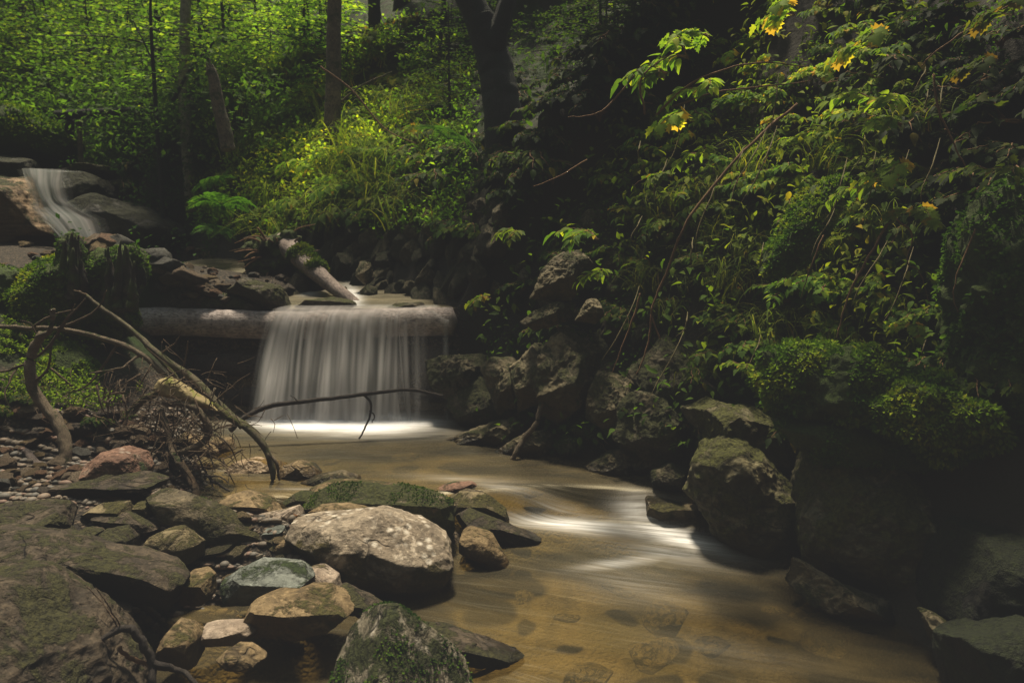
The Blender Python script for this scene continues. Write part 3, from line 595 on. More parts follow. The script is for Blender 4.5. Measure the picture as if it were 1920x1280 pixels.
# ------------------------------------------------------------------ rocks placed one by one
ROCKS = [
 # right bank boulders
 ('rock','slanting grooved slab on the right bank above the angular boulders',[(998,556),(1020,510),(1045,480),(1112,460),(1108,515),(1070,560),(1030,562)],4.0,.16,'bankpale'),
 ('rock','low cracked rock just below the slanting grooved slab',[(980,602),(1010,582),(1060,560),(1090,575),(1060,600),(1005,618)],3.95,.14,'bankpale'),
 ('rock','pointed rock with pale tip left of the big leafy sprig',[(1080,600),(1100,565),(1120,558),(1130,590),(1115,605)],3.75,.12,'bankpale'),
 ('boulder','tallest angular boulder on the right bank with sloping peak',[(1005,715),(1026,645),(1075,594),(1128,638),(1124,690),(1100,760),(1060,800),(1015,775)],3.85,.24,'bankpale'),
 ('rock','blunt tan rock leaning against the tallest angular boulder',[(904,690),(930,676),(974,672),(992,720),(975,785),(935,775)],4.1,.2,'bankpale'),
 ('rock','square cracked block between the blunt tan rock and the angular boulder',[(958,690),(1008,642),(1036,645),(1034,748),(975,768)],3.98,.2,'bankpale'),
 ('rock','flat-topped mossy block at the right foot of the wide waterfall',[(798,678),(860,665),(928,668),(915,725),(870,745),(805,740)],4.5,.22,'bank'),
 ('boulder','rough brown boulder with a notched top at the right waterline',[(1125,700),(1180,708),(1212,742),(1190,795),(1140,808),(1100,785),(1108,735)],3.6,.18,'bankpale'),
 ('boulder','broad dark boulder behind the notched boulder',[(1170,760),(1210,735),(1290,740),(1305,810),(1288,885),(1230,875),(1160,825)],3.4,.2,'bank'),
 ('rock','long diagonal slab sloping into the pool at right',[(803,842),(860,820),(930,790),(1005,772),(1022,800),(960,842),(850,852)],4.0,.16,'bankpale'),
 ('rock','small striped rock under the leaning bare stick',[(930,848),(985,815),(1030,808),(1042,845),(1000,856)],3.75,.1,'bankpale'),
 ('rock','smaller green mossy cobble beside the pool on the right',[(1040,835),(1062,820),(1090,826),(1092,846),(1050,852)],3.7,.07,'mossrock'),
 ('rock','green mossy cobble wedged above its smaller neighbour by the right pool edge',[(1070,805),(1092,790),(1130,805),(1142,825),(1100,835)],3.75,.08,'mossrock'),
 ('rock','oval pale olive rock half in the water at the right bank',[(1097,872),(1125,852),(1165,846),(1203,862),(1198,890),(1150,902),(1105,892)],3.45,.13,'bankpale'),
 ('rock','wet glistening slab at the right end of the small rapid',[(1212,930),(1290,925),(1325,965),(1300,990),(1240,985),(1208,972)],3.15,.14,'olive'),
 ('rock','little mossy rock heap above the wet glistening slab',[(1222,885),(1260,868),(1295,880),(1290,912),(1250,920),(1225,908)],3.2,.1,'bank'),
 ('boulder','tall dark leaning slab at the right edge of the rapid',[(1290,850),(1330,800),(1400,830),(1470,900),(1500,1000),(1490,1065),(1400,1040),(1320,975),(1285,920)],2.95,.25,'dark'),
 ('boulder','dark slab behind the tall leaning slab',[(1290,770),(1340,750),(1420,775),(1500,830),(1530,900),(1430,880),(1320,860)],3.1,.25,'dark'),
 ('boulder','huge dark mossy boulder on the right waterline',[(1530,855),(1600,830),(1700,855),(1765,980),(1760,1100),(1640,1105),(1530,1060),(1488,1010),(1492,950)],2.6,.35,'dark'),
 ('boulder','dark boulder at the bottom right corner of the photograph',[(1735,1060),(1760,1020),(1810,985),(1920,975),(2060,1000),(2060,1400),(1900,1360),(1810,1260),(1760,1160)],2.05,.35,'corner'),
 ('rock','low pale ledge rock running along the right water edge',[(1465,1085),(1490,1048),(1530,1065),(1590,1105),(1700,1135),(1730,1170),(1660,1185),(1560,1150),(1500,1115)],2.3,.14,'bankpale'),
 ('rock','low mossy rock ridge under the corner boulder',[(1735,1140),(1765,1150),(1850,1230),(1920,1290),(1880,1340),(1780,1240)],1.95,.12,'bankpale'),
  ('rock','shaded slab filling the gap under the broad dark boulder',[(1140,800),(1200,790),(1300,850),(1340,930),(1290,940),(1190,880)],3.5,.22,'bank'),
 ('boulder','dark tilted slab between the flat-topped block and the blunt tan rock',[(840,740),(900,700),(960,740),(1010,790),(960,815),(870,800)],4.35,.2,'bank'),
 ('boulder','dark steep rock wedge above the tall leaning slab',[(1190,700),(1260,640),(1340,700),(1420,780),(1330,800),(1230,760)],3.5,.3,'bank'),
 ('boulder','dim jagged rock in the hollow under the large leafy sprig',[(1060,700),(1130,620),(1200,640),(1230,700),(1180,760),(1100,740)],3.95,.25,'bank'),
 ('boulder','dark rock wall right of the huge mossy boulder',[(1700,880),(1800,820),(1960,840),(2060,900),(2060,1080),(1850,1100),(1740,1060)],2.6,.35,'dark'),
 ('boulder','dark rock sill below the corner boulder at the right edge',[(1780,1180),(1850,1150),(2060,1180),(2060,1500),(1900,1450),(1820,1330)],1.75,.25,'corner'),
 # foreground left
 ('boulder','large pale rounded boulder in the middle foreground',[(545,1000),(556,975),(600,966),(650,966),(720,955),(790,972),(838,1005),(862,1050),(852,1085),(800,1100),(700,1098),(630,1080),(556,1040)],2.55,.2,'boulder'),
 ('boulder','long slab with dark green moss behind the large pale boulder',[(562,962),(570,935),(600,912),(700,908),(790,922),(850,942),(860,975),(850,1010),(760,975),(640,970)],2.85,.13,'mossrock'),
 ('rock','tan flat slab lying behind the mossy slab in midstream',[(585,914),(620,903),(680,903),(740,913),(800,920),(832,932),(760,935),(620,925)],3.05,.13,'tan'),
 ('rock','small triangular flat stone between the mossy slab and pale boulder',[(575,962),(600,948),(650,946),(690,953),(650,966),(600,970)],2.7,.08,'tan'),
 ('rock','pale wet slanting stone right of the large pale boulder',[(858,1005),(880,990),(918,998),(945,1030),(962,1062),(938,1072),(900,1048),(862,1030)],2.72,.1,'tan'),
 ('rock','dark pointed slab reaching into the rapid',[(855,972),(880,958),(935,980),(990,1000),(1026,1018),(980,1028),(915,1012),(860,996)],2.9,.12,'brown'),
 ('rock','rounded olive stone upstream of the dark pointed slab',[(840,935),(872,918),(912,926),(948,952),(952,972),(900,978),(855,962)],3.08,.13,'olive'),
 ('rock','long moss-speckled slab lying diagonally left of the pale boulder',[(272,930),(300,914),(345,925),(420,955),(490,1000),(550,1055),(480,1060),(400,1045),(300,985)],2.6,.09,'slab'),
 ('rock','flat grey-brown slab in front of the red boulder',[(62,935),(110,908),(190,890),(270,888),(308,900),(295,915),(230,918),(160,938),(80,950)],2.75,.15,'brown'),
 ('boulder','rounded reddish boulder on the gravel bank',[(156,900),(168,872),(200,848),(232,840),(262,850),(280,875),(278,905),(200,915)],2.9,.14,'red'),
 ('rock','squared dark brown block at the left edge',[(-40,955),(40,945),(105,944),(130,965),(136,1005),(60,1018),(-40,1010)],2.45,.16,'brown'),
 ('boulder','long grooved slab running from the left edge under the gravel',[(-60,982),(60,1000),(150,1030),(250,1048),(320,1068),(350,1090),(342,1135),(270,1118),(150,1085),(-60,1040)],2.15,.16,'brown'),
 ('boulder','massive dark boulder in the bottom left corner',[(-120,1040),(0,1062),(70,1105),(150,1165),(215,1210),(270,1320),(250,1450),(-120,1450)],1.72,.3,'brown'),
 ('rock','smooth wet upright cobble at the tip of the grooved slab',[(343,1100),(355,1072),(380,1064),(397,1080),(400,1110),(386,1132),(345,1128)],2.2,.07,'tan'),
 ('rock','blue-grey slab with a dark undercut front',[(420,1095),(430,1065),(480,1055),(560,1060),(590,1080),(582,1105),(530,1125),(430,1125)],2.22,.13,'grey'),
 ('rock','pale pink rough stone under the pale boulder',[(568,1068),(600,1060),(632,1080),(638,1100),(605,1112),(580,1105)],2.3,.08,'pink'),
 ('rock','broad tan stone with two humps in front of the blue-grey slab',[(468,1150),(480,1125),(510,1114),(545,1114),(575,1105),(615,1108),(645,1122),(665,1140),(640,1162),(560,1188),(480,1178)],2.05,.15,'tan'),
 ('rock','thin brown slab pointing into the lower pool',[(608,1108),(635,1102),(690,1125),(735,1155),(700,1160),(650,1140)],2.12,.09,'brown'),
 ('boulder','dark mossy peaked boulder at the bottom centre',[(515,1310),(580,1235),(640,1175),(680,1148),(735,1150),(790,1192),(860,1250),(960,1330),(900,1450),(560,1450)],1.65,.26,'mosspeak'),
 ('rock','smooth pale cigar-shaped stone at the small backwater edge',[(372,1192),(385,1172),(430,1166),(472,1166),(482,1180),(465,1198),(390,1203)],1.98,.07,'pink'),
 ('rock','leaning tan stone slab standing in the backwater',[(296,1245),(312,1190),(330,1160),(355,1165),(372,1195),(374,1240),(340,1256)],1.9,.09,'tan'),
 ('rock','small rough stone breaking the backwater surface',[(410,1228),(430,1212),(465,1214),(500,1236),(470,1246),(420,1244)],1.85,.06,'tan'),
 ('rock','low brown slab half sunk in the lower pool',[(762,1170),(800,1172),(880,1200),(950,1222),(1000,1245),(940,1245),(850,1222),(790,1198)],2.0,.1,'brown'),
 ('rock','brown stone in the gap beside the bottom left boulder',[(140,1145),(190,1128),(230,1140),(238,1165),(200,1185),(150,1182)],1.98,.1,'brown'),
 ('rock','rounded brown stone behind the grooved slab',[(182,1020),(200,993),(230,988),(250,1008),(252,1038),(200,1042)],2.4,.09,'brown'),
 ('rock','rough shaded stone right of the rounded brown stone',[(275,1020),(300,990),(345,988),(378,1015),(372,1050),(300,1052)],2.42,.1,'olive'),
 ('rock','arched brown stone at the pool corner left of the tan slab',[(398,950),(425,930),(460,923),(505,935),(532,958),(500,972),(420,968)],2.9,.12,'tan'),
 ('rock','pale pinkish rough stone beside the pale boulder',[(462,985),(480,968),(520,960),(555,950),(572,965),(560,990),(500,1000)],2.72,.1,'pink'),
 ('rock','smooth grey cobble between pinkish stone and long slab',[(488,1005),(505,985),(530,982),(538,998),(520,1015),(498,1020)],2.6,.05,'grey'),
 ('rock','orange-brown cobble tucked against the pale boulder',[(505,1025),(525,1008),(555,1004),(556,1035),(530,1045)],2.55,.06,'tan'),
 ('rock','small dark mossy stone between the arched stone and mossy slab',[(532,938),(560,922),(592,922),(585,945),(545,950)],2.95,.08,'mossrock'),
 ('rock','pale wet rock lying in the pool under the branch tips',[(420,880),(440,864),(485,858),(530,866),(540,880),(500,890),(430,890)],3.5,.1,'wetpale'),
 ('rock','golden rounded rock next to the pale wet rock',[(520,892),(535,872),(562,864),(590,870),(604,890),(560,900)],3.4,.1,'tan'),
 ('rock','dark low rock barely above the pool surface',[(568,903),(600,890),(640,882),(680,895),(672,905),(590,908)],3.3,.09,'olive'),
 ('rock','smooth pink rock awash in the current',[(818,914),(850,904),(885,904),(898,914),(870,922),(830,922)],3.22,.07,'red'),
 ('rock','yellow-brown round cobble at the pool edge near the driftwood',[(392,832),(410,818),(432,822),(440,842),(415,850),(395,848)],3.75,.07,'tan'),
 ('rock','long tan cobble under the arched branch',[(330,822),(350,812),(380,820),(408,845),(395,858),(360,848)],3.55,.06,'tan'),
 ('rock','shadowed stone beneath the flat grey-brown slab',[(158,965),(190,945),(235,942),(242,968),(200,982)],2.55,.08,'olive'),
 ('rock','egg-shaped shadowed cobble right of its neighbour under the flat slab',[(248,965),(258,942),(278,938),(284,962),(268,978)],2.6,.05,'olive'),
 ('rock','thin pale-edged slab in the shade above the grooved slab',[(178,968),(230,962),(275,982),(292,995),(250,995),(190,985)],2.5,.07,'brown'),
 ('rock','flat dark pebble slab under the thin pale-edged slab',[(140,1000),(160,990),(190,995),(186,1008),(150,1010)],2.4,.06,'brown'),
 # ledge top
 ('boulder','long dark mossy humped rock lying on the log weir',[(235,590),(262,560),(290,541),(320,540),(352,556),(420,552),(470,560),(520,575),(535,594),(400,596),(250,590)],5.0,.17,'ledgerock'),
 ('rock','peaked mossy rock behind the long humped rock',[(300,545),(325,522),(340,516),(365,535),(372,552),(330,555)],5.1,.14,'ledgerock'),
 ('rock','dark curled rock at the left lip of the waterfall',[(435,550),(448,520),(480,528),(520,535),(548,555),(552,580),(520,585),(480,562)],4.95,.16,'ledgerock'),
 ('rock','flat mossy rock on the weir just above the waterfall',[(550,580),(580,563),(620,557),(655,562),(678,578),(620,582)],5.0,.13,'ledgerock'),
 ('rock','dark low rock at the right lip of the waterfall',[(716,583),(745,570),(790,568),(805,585),(780,594),(735,592)],4.95,.14,'ledgerock'),
 ('rock','pale mossy stone in front of the fallen grey log',[(262,528),(285,514),(312,516),(322,530),(290,536)],5.4,.12,'olive'),
 ('rock','blocky stone standing upright at the foot of the stone bank',[(668,520),(675,492),(692,488),(698,520),(684,534)],5.6,.1,'bankpale'),
 ('rock','dark cube-shaped stone above the right lip of the waterfall',[(676,545),(690,533),(706,540),(704,565),(680,566)],5.5,.1,'bank'),
 # upper fall
 ('boulder','sandy layered rock ledge left of the upper waterfall',[(-90,310),(0,318),(45,325),(62,380),(92,440),(70,462),(-90,470)],8.4,.45,'cliff'),
 ('boulder','dark shelf on top of the sandy ledge at the far left',[(-90,285),(10,290),(50,300),(62,318),(20,345),(-90,350)],8.9,.35,'cliffdark'),
 ('boulder','grey water-worn boulder in the middle of the upper waterfall',[(104,345),(130,328),(180,330),(212,350),(205,375),(150,385),(120,398),(103,385)],9.0,.35,'cliffdark'),
 ('boulder','broad dark rock apron right of the upper waterfall',[(130,395),(200,372),(260,385),(320,420),(345,455),(250,470),(180,460),(158,430)],8.6,.4,'cliffdark'),
 ('rock','black flat rock at the head of the upper waterfall',[(138,322),(160,314),(212,316),(214,328),(160,332)],9.3,.3,'dark'),
 ('rock','reddish stone at the foot of the upper waterfall',[(168,470),(185,455),(215,458),(222,470),(190,476)],8.0,.2,'red'),
]
surf = {}
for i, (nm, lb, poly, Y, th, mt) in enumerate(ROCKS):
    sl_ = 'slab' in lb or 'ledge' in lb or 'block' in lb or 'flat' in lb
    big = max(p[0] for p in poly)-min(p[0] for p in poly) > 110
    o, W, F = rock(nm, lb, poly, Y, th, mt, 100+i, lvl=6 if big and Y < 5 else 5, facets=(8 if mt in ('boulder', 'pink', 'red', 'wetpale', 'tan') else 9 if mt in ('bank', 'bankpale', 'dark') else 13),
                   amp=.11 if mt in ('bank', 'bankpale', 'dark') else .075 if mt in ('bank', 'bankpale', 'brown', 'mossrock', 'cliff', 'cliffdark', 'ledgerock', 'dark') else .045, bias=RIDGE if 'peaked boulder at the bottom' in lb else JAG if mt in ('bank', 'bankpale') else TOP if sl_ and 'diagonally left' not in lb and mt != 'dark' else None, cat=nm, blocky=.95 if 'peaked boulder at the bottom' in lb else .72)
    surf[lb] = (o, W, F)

# moss fronds growing on a surface, a part of that rock
def moss_on(o, W, F, n, size, seed, mask=.0, zmin=.1, name='moss', tlo=.1, thi=.9, minz=None, tint_=(1, 1, 1, 1)):
    rs = RS(seed); a, b, c = W[F[:, 0]], W[F[:, 1]], W[F[:, 2]]
    nn = np.cross(b-a, c-a); ar = np.linalg.norm(nn, axis=1); nn = nn/(ar[:, None]+1e-12)
    if ((nn*(a-W.mean(0))).sum(1)).mean() < 0: nn = -nn
    cen = (a+b+c)/3
    wgt = ar*(nn[:, 2] > zmin)*(fbm(cen*7, seed, 3) > mask)
    if minz is not None: wgt = wgt*(cen[:, 2] > minz)
    if wgt.sum() <= 0: return
    f = rs.choice(len(F), n, p=wgt/wgt.sum()); r1 = np.sqrt(rs.rand(n)); r2 = rs.rand(n)
    P = a[f]*(1-r1)[:, None]+b[f]*(r1*(1-r2))[:, None]+c[f]*(r1*r2)[:, None]
    D = unit(nn[f]*.8+rs.normal(size=(n, 3))*.65+np.array([0, 0, -.25])); N = unit(rs.normal(size=(n, 3))+np.array([0, 0, 1.5]))
    acc = Acc(); t = np.clip(tlo+(thi-tlo)*(.5+.9*fbm(cen[f]*9, seed+3, 3))+rs.normal(size=n)*.12, 0, 1)
    place_leaves(acc, T_SIMPLE, P, D, N, size*rs.uniform(.5, 1.3, n), t)
    r = acc.build(name, M['mossy'], o, origin=np.array(o.location), smooth=False); r.color = tint_; return r
for key, n, s, mk_, zm in [('dark mossy peaked boulder at the bottom centre', 3200, .009, .22, -.2), ('long slab with dark green moss behind the large pale boulder', 2500, .009, .05, .3),
                      ('long moss-speckled slab lying diagonally left of the pale boulder', 900, .008, .3, .1), ('smaller green mossy cobble beside the pool on the right', 900, .012, -.5, .1),
                      ('green mossy cobble wedged above its smaller neighbour by the right pool edge', 1200, .012, -.3, .1), ('long dark mossy humped rock lying on the log weir', 1500, .014, 0, .5)]:
    o, W, F = surf[key]; moss_on(o, W, F, n, s, 7, mk_, zm, thi=.5 if 'smaller' not in key and 'wedged' not in key else .8)

# stumps and mounds on the left bank
def mound(name, label, poly, Y, th, mt, seed, n, size, cat, amp=.12, facets=5, mask=-.3, zmin=-.2, thi=.9, lvl=5, tlo=.1):
    o, W, F = rock(name, label, poly, Y, th, mt, seed, lvl, facets, amp, cat=cat, blocky=.8)
    moss_on(o, W, F, n, size, seed, mask, zmin, thi=thi, tlo=tlo, tint_=(2.0, 1.9, 1.3, 1) if seed < 310 else (1.7, 1.75, 1.2, 1)); return o
stump_a = mound('tree_stump', 'jagged rotten stump tip standing left of the other stump', [(104,520),(108,490),(122,468),(136,455),(150,466),(156,490),(160,530),(170,590),(110,590)], 4.0, .12, 'stump', 301, 1500, .017, 'stump', .22, 6, .1, thi=.5)
stump_b = mound('tree_stump', 'broad rotten stump with leaning top beside the log weir', [(160,520),(190,495),(225,472),(252,462),(258,490),(256,520),(238,580),(248,605),(215,640),(180,600)], 4.1, .15, 'stump', 302, 1800, .017, 'stump', .2, 6, .12, thi=.5)
mound('moss_cushion', 'bright green moss hump around the two stumps', [(20,560),(60,520),(110,490),(160,495),(210,520),(220,560),(190,610),(120,640),(40,640)], 4.15, .3, 'mound', 303, 9000, .02, 'moss', .1, 2, -.5, thi=1.0)
mound('moss_cushion', 'dark mossy lump at the left edge beside the stumps', [(-60,520),(0,498),(35,520),(42,570),(20,620),(-60,640)], 4.0, .25, 'mound', 304, 4000, .02, 'moss', .12, 2, -.1, thi=.6)
mound('moss_cushion', 'mossy bank block below the stumps', [(-60,620),(60,620),(110,640),(165,670),(185,720),(178,780),(100,790),(-60,790)], 3.9, .3, 'stump', 305, 7000, .018, 'moss', .12, 4, 0.05, thi=.85)
mound('moss_cushion', 'rounded yellow-green moss boulder behind the driftwood', [(95,680),(130,650),(165,680),(185,720),(182,760),(150,790),(110,770)], 3.75, .17, 'mound', 306, 5000, .014, 'moss', .08, 2, -.2, thi=1.0)
mound('moss_cushion', 'flat moss patch on the gravel under the dark bank', [(90,800),(130,785),(180,800),(195,812),(150,822),(95,815)], 3.5, .1, 'mound', 307, 1500, .014, 'moss', .08, 2, -.3)
mound('moss_cushion', 'big mossy dome above the sandy ledge at the far left', [(-90,240),(-10,222),(50,212),(95,228),(122,262),(110,295),(40,305),(-90,300)], 9.7, .6, 'mound', 308, 7000, .05, 'moss', .1, 2, -.4, thi=.9)
rsS = RS(44)
for st_, cx, y0, y1, w in ((stump_a, 132, 600, 424, 24), (stump_b, 222, 620, 430, 38)):
    for k in range(9):
        x = cx+rsS.uniform(-1, 1)*w; tp = y1+abs(x-cx)*1.4+rsS.uniform(0, 34); Yk = 3.95+rsS.uniform(-.1, .06); r = rsS.uniform(7, 13)
        branch_obj('splinter', [(cx+(x-cx)*.9, y0-40, Yk), (x, (y0+tp)/2, Yk), (x+rsS.uniform(-6, 8), tp, Yk)], [r*1.3, r, r*.75, r*.15], 'stumpbark', st_, seed=k+int(cx), sides=9, bump=.7, wob=.01, origin=np.array(st_.location), n=22)
# right bank moss
mound('moss_cushion', 'large yellow-green moss cushion hanging over the dark boulders', [(1418,720),(1440,672),(1500,655),(1580,650),(1640,668),(1655,710),(1600,770),(1560,800),(1500,792),(1440,770)], 2.62, .2, 'mound', 311, 12000, .019, 'moss', .26, 2, -.35, -.8, thi=.9)
mound('moss_cushion', 'feathery moss cushion right of the large yellow-green one', [(1640,760),(1670,725),(1740,712),(1810,735),(1860,780),(1885,835),(1800,850),(1700,825),(1650,800)], 2.35, .18, 'mound', 312, 12000, .019, 'moss', .26, 2, -.35, -.8, thi=.85)
mound('moss_cushion', 'steep moss streak among the leaves of the right bank', [(1440,500),(1470,430),(1520,360),(1555,335),(1565,370),(1530,440),(1490,500)], 3.0, .12, 'mound', 313, 6000, .019, 'moss', .26, 2, -.35, -.8, thi=.95)
mound('moss_cushion', 'dark feathery moss wall at the right edge', [(1790,520),(1840,420),(1920,380),(2020,400),(2020,820),(1900,830),(1810,700)], 2.35, .2, 'mound', 314, 12000, .02, 'moss', .26, 2, -.1, -.8, thi=.4)
mound('moss_cushion', 'drooping mossy overhang below the large moss cushion', [(1460,800),(1540,780),(1660,800),(1760,830),(1800,860),(1700,880),(1560,870)], 2.55, .15, 'mound', 315, 5000, .014, 'moss', .12, 2, -.1, -.8, thi=.55)

# ------------------------------------------------------------------ bank stones (rough wall right of the stream head)
rs = RS(5); protos = []
for k in range(6):
    D, F = ico(4); V = D*np.array([.6+.25*rs.rand(), .75, 1.0]); V = cut(V, rs, 13, .6, .92); V = V+unit(V)*(.09*fbm(V*2.2+k, k, 4))[:, None]
    protos.append((V, F))
def stone_at(P, sc, rot, mt, name, label, group, cat='stone', k=None, color=None):
    k = rs.randint(6) if k is None else k
    key = (k, mt)
    if key not in stone_at.c:
        o = mk(name, protos[k][0], protos[k][1], M[mt], origin=np.zeros(3)); stone_at.c[key] = o; first = True
    else: o = stone_at.c[key].copy(); COL.objects.link(o); o.name = name
    o.location = P; o.scale = sc; o.rotation_euler = rot
    o['label'] = label; o['category'] = cat; o['group'] = group
    if color: o.color = color
    return o
stone_at.c = {}
px = np.concatenate([rs.uniform(550, 960, 170), rs.uniform(880, 1230, 70)]); py = np.concatenate([rs.uniform(380, 575, 170), rs.uniform(400, 680, 70)])
P, ok = hit(px, py)
for i in range(len(P)):
    if not ok[i]: continue
    s = P[i][1]*rs.uniform(.011, .032)
    stone_at(P[i], (s*.9, s*.8, s*rs.uniform(1.0, 1.5)), (rs.uniform(-.3, .3), rs.uniform(.2, .8), rs.uniform(0, 6)), 'bankpale' if rs.rand() < .45 else 'bank', 'bank_stone',
             'angular brown stone set in the rocky bank right of the stream head' if px[i] < 880 else 'dark angular stone embedded in the bank above the tall angular boulder',
             'stones in the right bank behind the waterfall' if px[i] < 880 else 'stones in the bank above the angular boulder')
# gravel bank cobbles and pebbles
COLS = [(.22, .17, .12, 1), (.16, .14, .12, 1), (.26, .16, .10, 1), (.2, .15, .085, 1), (.32, .27, .21, 1), (.15, .16, .16, 1), (.26, .2, .10, 1)]
zones = [((-20, 330, 785, 935), 215, (.014, .042), 'rounded pebble on the left gravel bank behind the flat slab', 'pebbles on the left gravel bank'),
         ((240, 620, 1000, 1190), 78, (.008, .026), 'small pebble in the gap before the grooved slab', 'pebbles in the gap between the foreground slabs'),
         ((-10, 400, 455, 575), 130, (.025, .075), 'brown cobble on the gravel bar below the upper waterfall', 'cobbles below the upper waterfall'),
         ((260, 545, 500, 560), 75, (.02, .055), 'worn stone on the rubble bar behind the humped rock', 'stones on the rubble bar above the weir'),
         ((250, 560, 520, 592), 60, (.010, .03), 'small stone lying on top of the log weir', 'stones on the log weir'),
         ((400, 560, 960, 1060), 20, (.012, .025), 'small cobble beside the left end of the pale boulder', 'cobbles left of the pale boulder')]
for (a, b, c, d), n, (s0, s1), lb, gp in zones:
    x = rs.uniform(a, b, n); y = rs.uniform(c, d, n); P, ok = hit(x, y)
    for i in range(n):
        if not ok[i]: continue
        s = s0+(s1-s0)*rs.rand()**2*1.6; s *= (P[i][1]/3 if P[i][1] < 5 else 1)
        o = stone_at(P[i]+np.array([0, 0, s*.35]), (s*rs.uniform(.9, 1.5), s*rs.uniform(.8, 1.2), s*rs.uniform(.5, .8)), (rs.uniform(-.4, .4), rs.uniform(-.4, .4), rs.uniform(0, 6)), 'pebble', 'pebble' if s < .035 else 'cobble', lb, gp, 'pebble', color=COLS[rs.randint(7)])
# submerged stones
px = [1450,700,850,980,1250,620,760,1080,1340,900,1120,480,700,880,600,1550]+list(RS(3).uniform(450, 1650, 16)); py = [1135,1140,1180,1110,1150,860,850,880,1200,1240,960,1235,1130,1060,1215,1190]+list(RS(4).uniform(830, 1275, 16))
for x, y in zip(px, py):
    Pz = atY(x, y, 2.5); r = ray(x, y); wz = .13 if y < 940 else 0.0
    t = (wz-.07-1.3)/r[2]; Pz = CAM+r*t; s = rs.uniform(.035, .13)
    if x > 1250 and y < 1080 or x < 620 and y > 900: continue
    stone_at(Pz-np.array([0, 0, .02]), (s*1.5, s, s*.35), (0, 0, rs.uniform(0, 6)), 'submerged', 'submerged_stone', 'flat brown stone lying under the moving water', 'stones under the water')
# fine gravel as stuff
rs2 = RS(77); D, F1 = ico(1); acc = Acc()
x = np.concatenate([rs2.uniform(-20, 420, 4200), rs2.uniform(230, 640, 2400)]); y = np.concatenate([rs2.uniform(775, 960, 4200), rs2.uniform(960, 1215, 2400)])
P, ok = hit(x, y); P = P[ok]
for p in P:
    s = rs2.uniform(.004, .012)*(1+rs2.rand()**6); V = D*s*np.array([1.2, 1, .7])*(1+.25*rs2.normal(size=(1, 3))); acc.add(V+p+np.array([0, 0, s*.3]), F1, np.full(len(D), rs2.rand()))
def gmat():
    t = NT('fine_gravel_stone'); at = t.n('Attribute', _attribute_name='tint').outputs['Fac']; v = t.n('TexCoord').outputs['Object']
    c = t.ramp(at, [(0, (.07, .055, .04)), (.35, (.11, .08, .05)), (.6, (.08, .075, .065)), (.8, (.17, .125, .085)), (1, (.14, .075, .05))])
    return t.done(t.bsdf(c, .7, t.noise(v, 200, 3), .4, .003))
acc.build('gravel', gmat(), kind='stuff', label='fine brown gravel between the cobbles on the left bank', category='gravel')

# ------------------------------------------------------------------ driftwood
def B(label, pts, radii, mat='branch', kids=(), name='branch', seed=0, cat='branch', group=None, sides=10, wob=.006):
    o = branch_obj(name, pts, radii, mat, seed=seed, label=label, category=cat, sides=sides, wob=wob)
    if group: o['group'] = group
    for j, (kp, kr, km) in enumerate(kids): branch_obj('twig', kp, kr, km, o, seed=seed+j+40, sides=6, origin=np.array(o.location))
    return o
B('longest pale lichen-covered branch arching down to the stream', [(163,553,3.6),(205,588,3.58),(262,632,3.55),(300,665,3.5),(370,718,3.45),(425,775,3.4),(470,808,3.36),(498,842,3.33),(512,882,3.3),(506,915,3.28)], [3,4,5,5.5,7.5,8.5,7.5,6.5,5.5,2.5], 'lichen', seed=1,
  kids=[([(163,553,3.6),(150,548,3.6),(138,545,3.6)],[3,1.5],'twig'), ([(262,632,3.55),(290,665,3.6),(325,700,3.6),(352,742,3.6)],[4,4,3],'branch_moss'), ([(505,850,3.3),(520,872,3.28),(523,900,3.28)],[4,2],'branch'),
        ([(340,700,3.5),(350,660,3.5),(352,640,3.45)],[2,1],'twig'), ([(400,755,3.42),(440,720,3.4),(470,700,3.4)],[2,.8],'twig'), ([(300,665,3.5),(330,640,3.5),(340,618,3.5)],[1.8,.8],'twig')])
B('dark branch crossing horizontally from the left edge to meet the longest branch', [(-40,610,3.5),(50,614,3.5),(110,616,3.5),(180,630,3.5),(240,650,3.5),(290,685,3.48),(345,740,3.45),(400,780,3.4)], [4,4,4,5,5,5,5,4], 'branch', seed=2,
  kids=[([(110,616,3.5),(150,600,3.45),(185,575,3.45),(200,545,3.4)],[3,2,1],'twig'), ([(60,614,3.5),(100,590,3.45),(140,580,3.45)],[2.5,1.5],'twig'), ([(220,645,3.5),(190,690,3.45),(160,725,3.4),(100,745,3.4)],[3,2,1.2],'twig'), ([(262,665,3.5),(225,690,3.4),(170,700,3.4)],[3,2,1.5],'branch')])
B('thick knobbly pale branch hanging vertically on the left', [(78,625,3.15),(62,660,3.15),(56,700,3.13),(72,745,3.12),(102,782,3.1),(122,825,3.05),(122,865,3.0),(112,908,2.95)], [8,9,10,10,10,11,11,9], 'branch', seed=3, sides=14,
  kids=[([(70,632,3.15),(92,622,3.12),(98,600,3.12),(98,580,3.12)],[6,4,5],'branch'), ([(60,720,3.13),(90,690,3.1),(100,640,3.1),(140,570,3.05)],[3,2,1],'twig')])
B('arched broken branch curving over the pebbles beside the pool', [(305,755,3.3),(345,758,3.3),(372,770,3.28),(390,800,3.27),(384,828,3.25),(345,846,3.2),(305,856,3.2)], [7,6,6,7,6,6,5], 'branch', seed=4, sides=12)
B('pale stick leaning down behind the red boulder', [(300,768,3.3),(312,800,3.25),(322,840,3.2),(335,870,3.1)], [6,6,5,5], 'branch', seed=5)
B('reddish-tipped broken stick ending at the water edge', [(340,868,3.1),(352,890,3.08),(366,912,3.05),(372,935,3.02)], [6,7,7,6], 'twig', seed=6)
B('mossy bent stick joining the split pale wood', [(205,786,3.45),(245,772,3.42),(268,750,3.4),(298,735,3.35)], [8,7,7,6], 'branch_moss', seed=7)
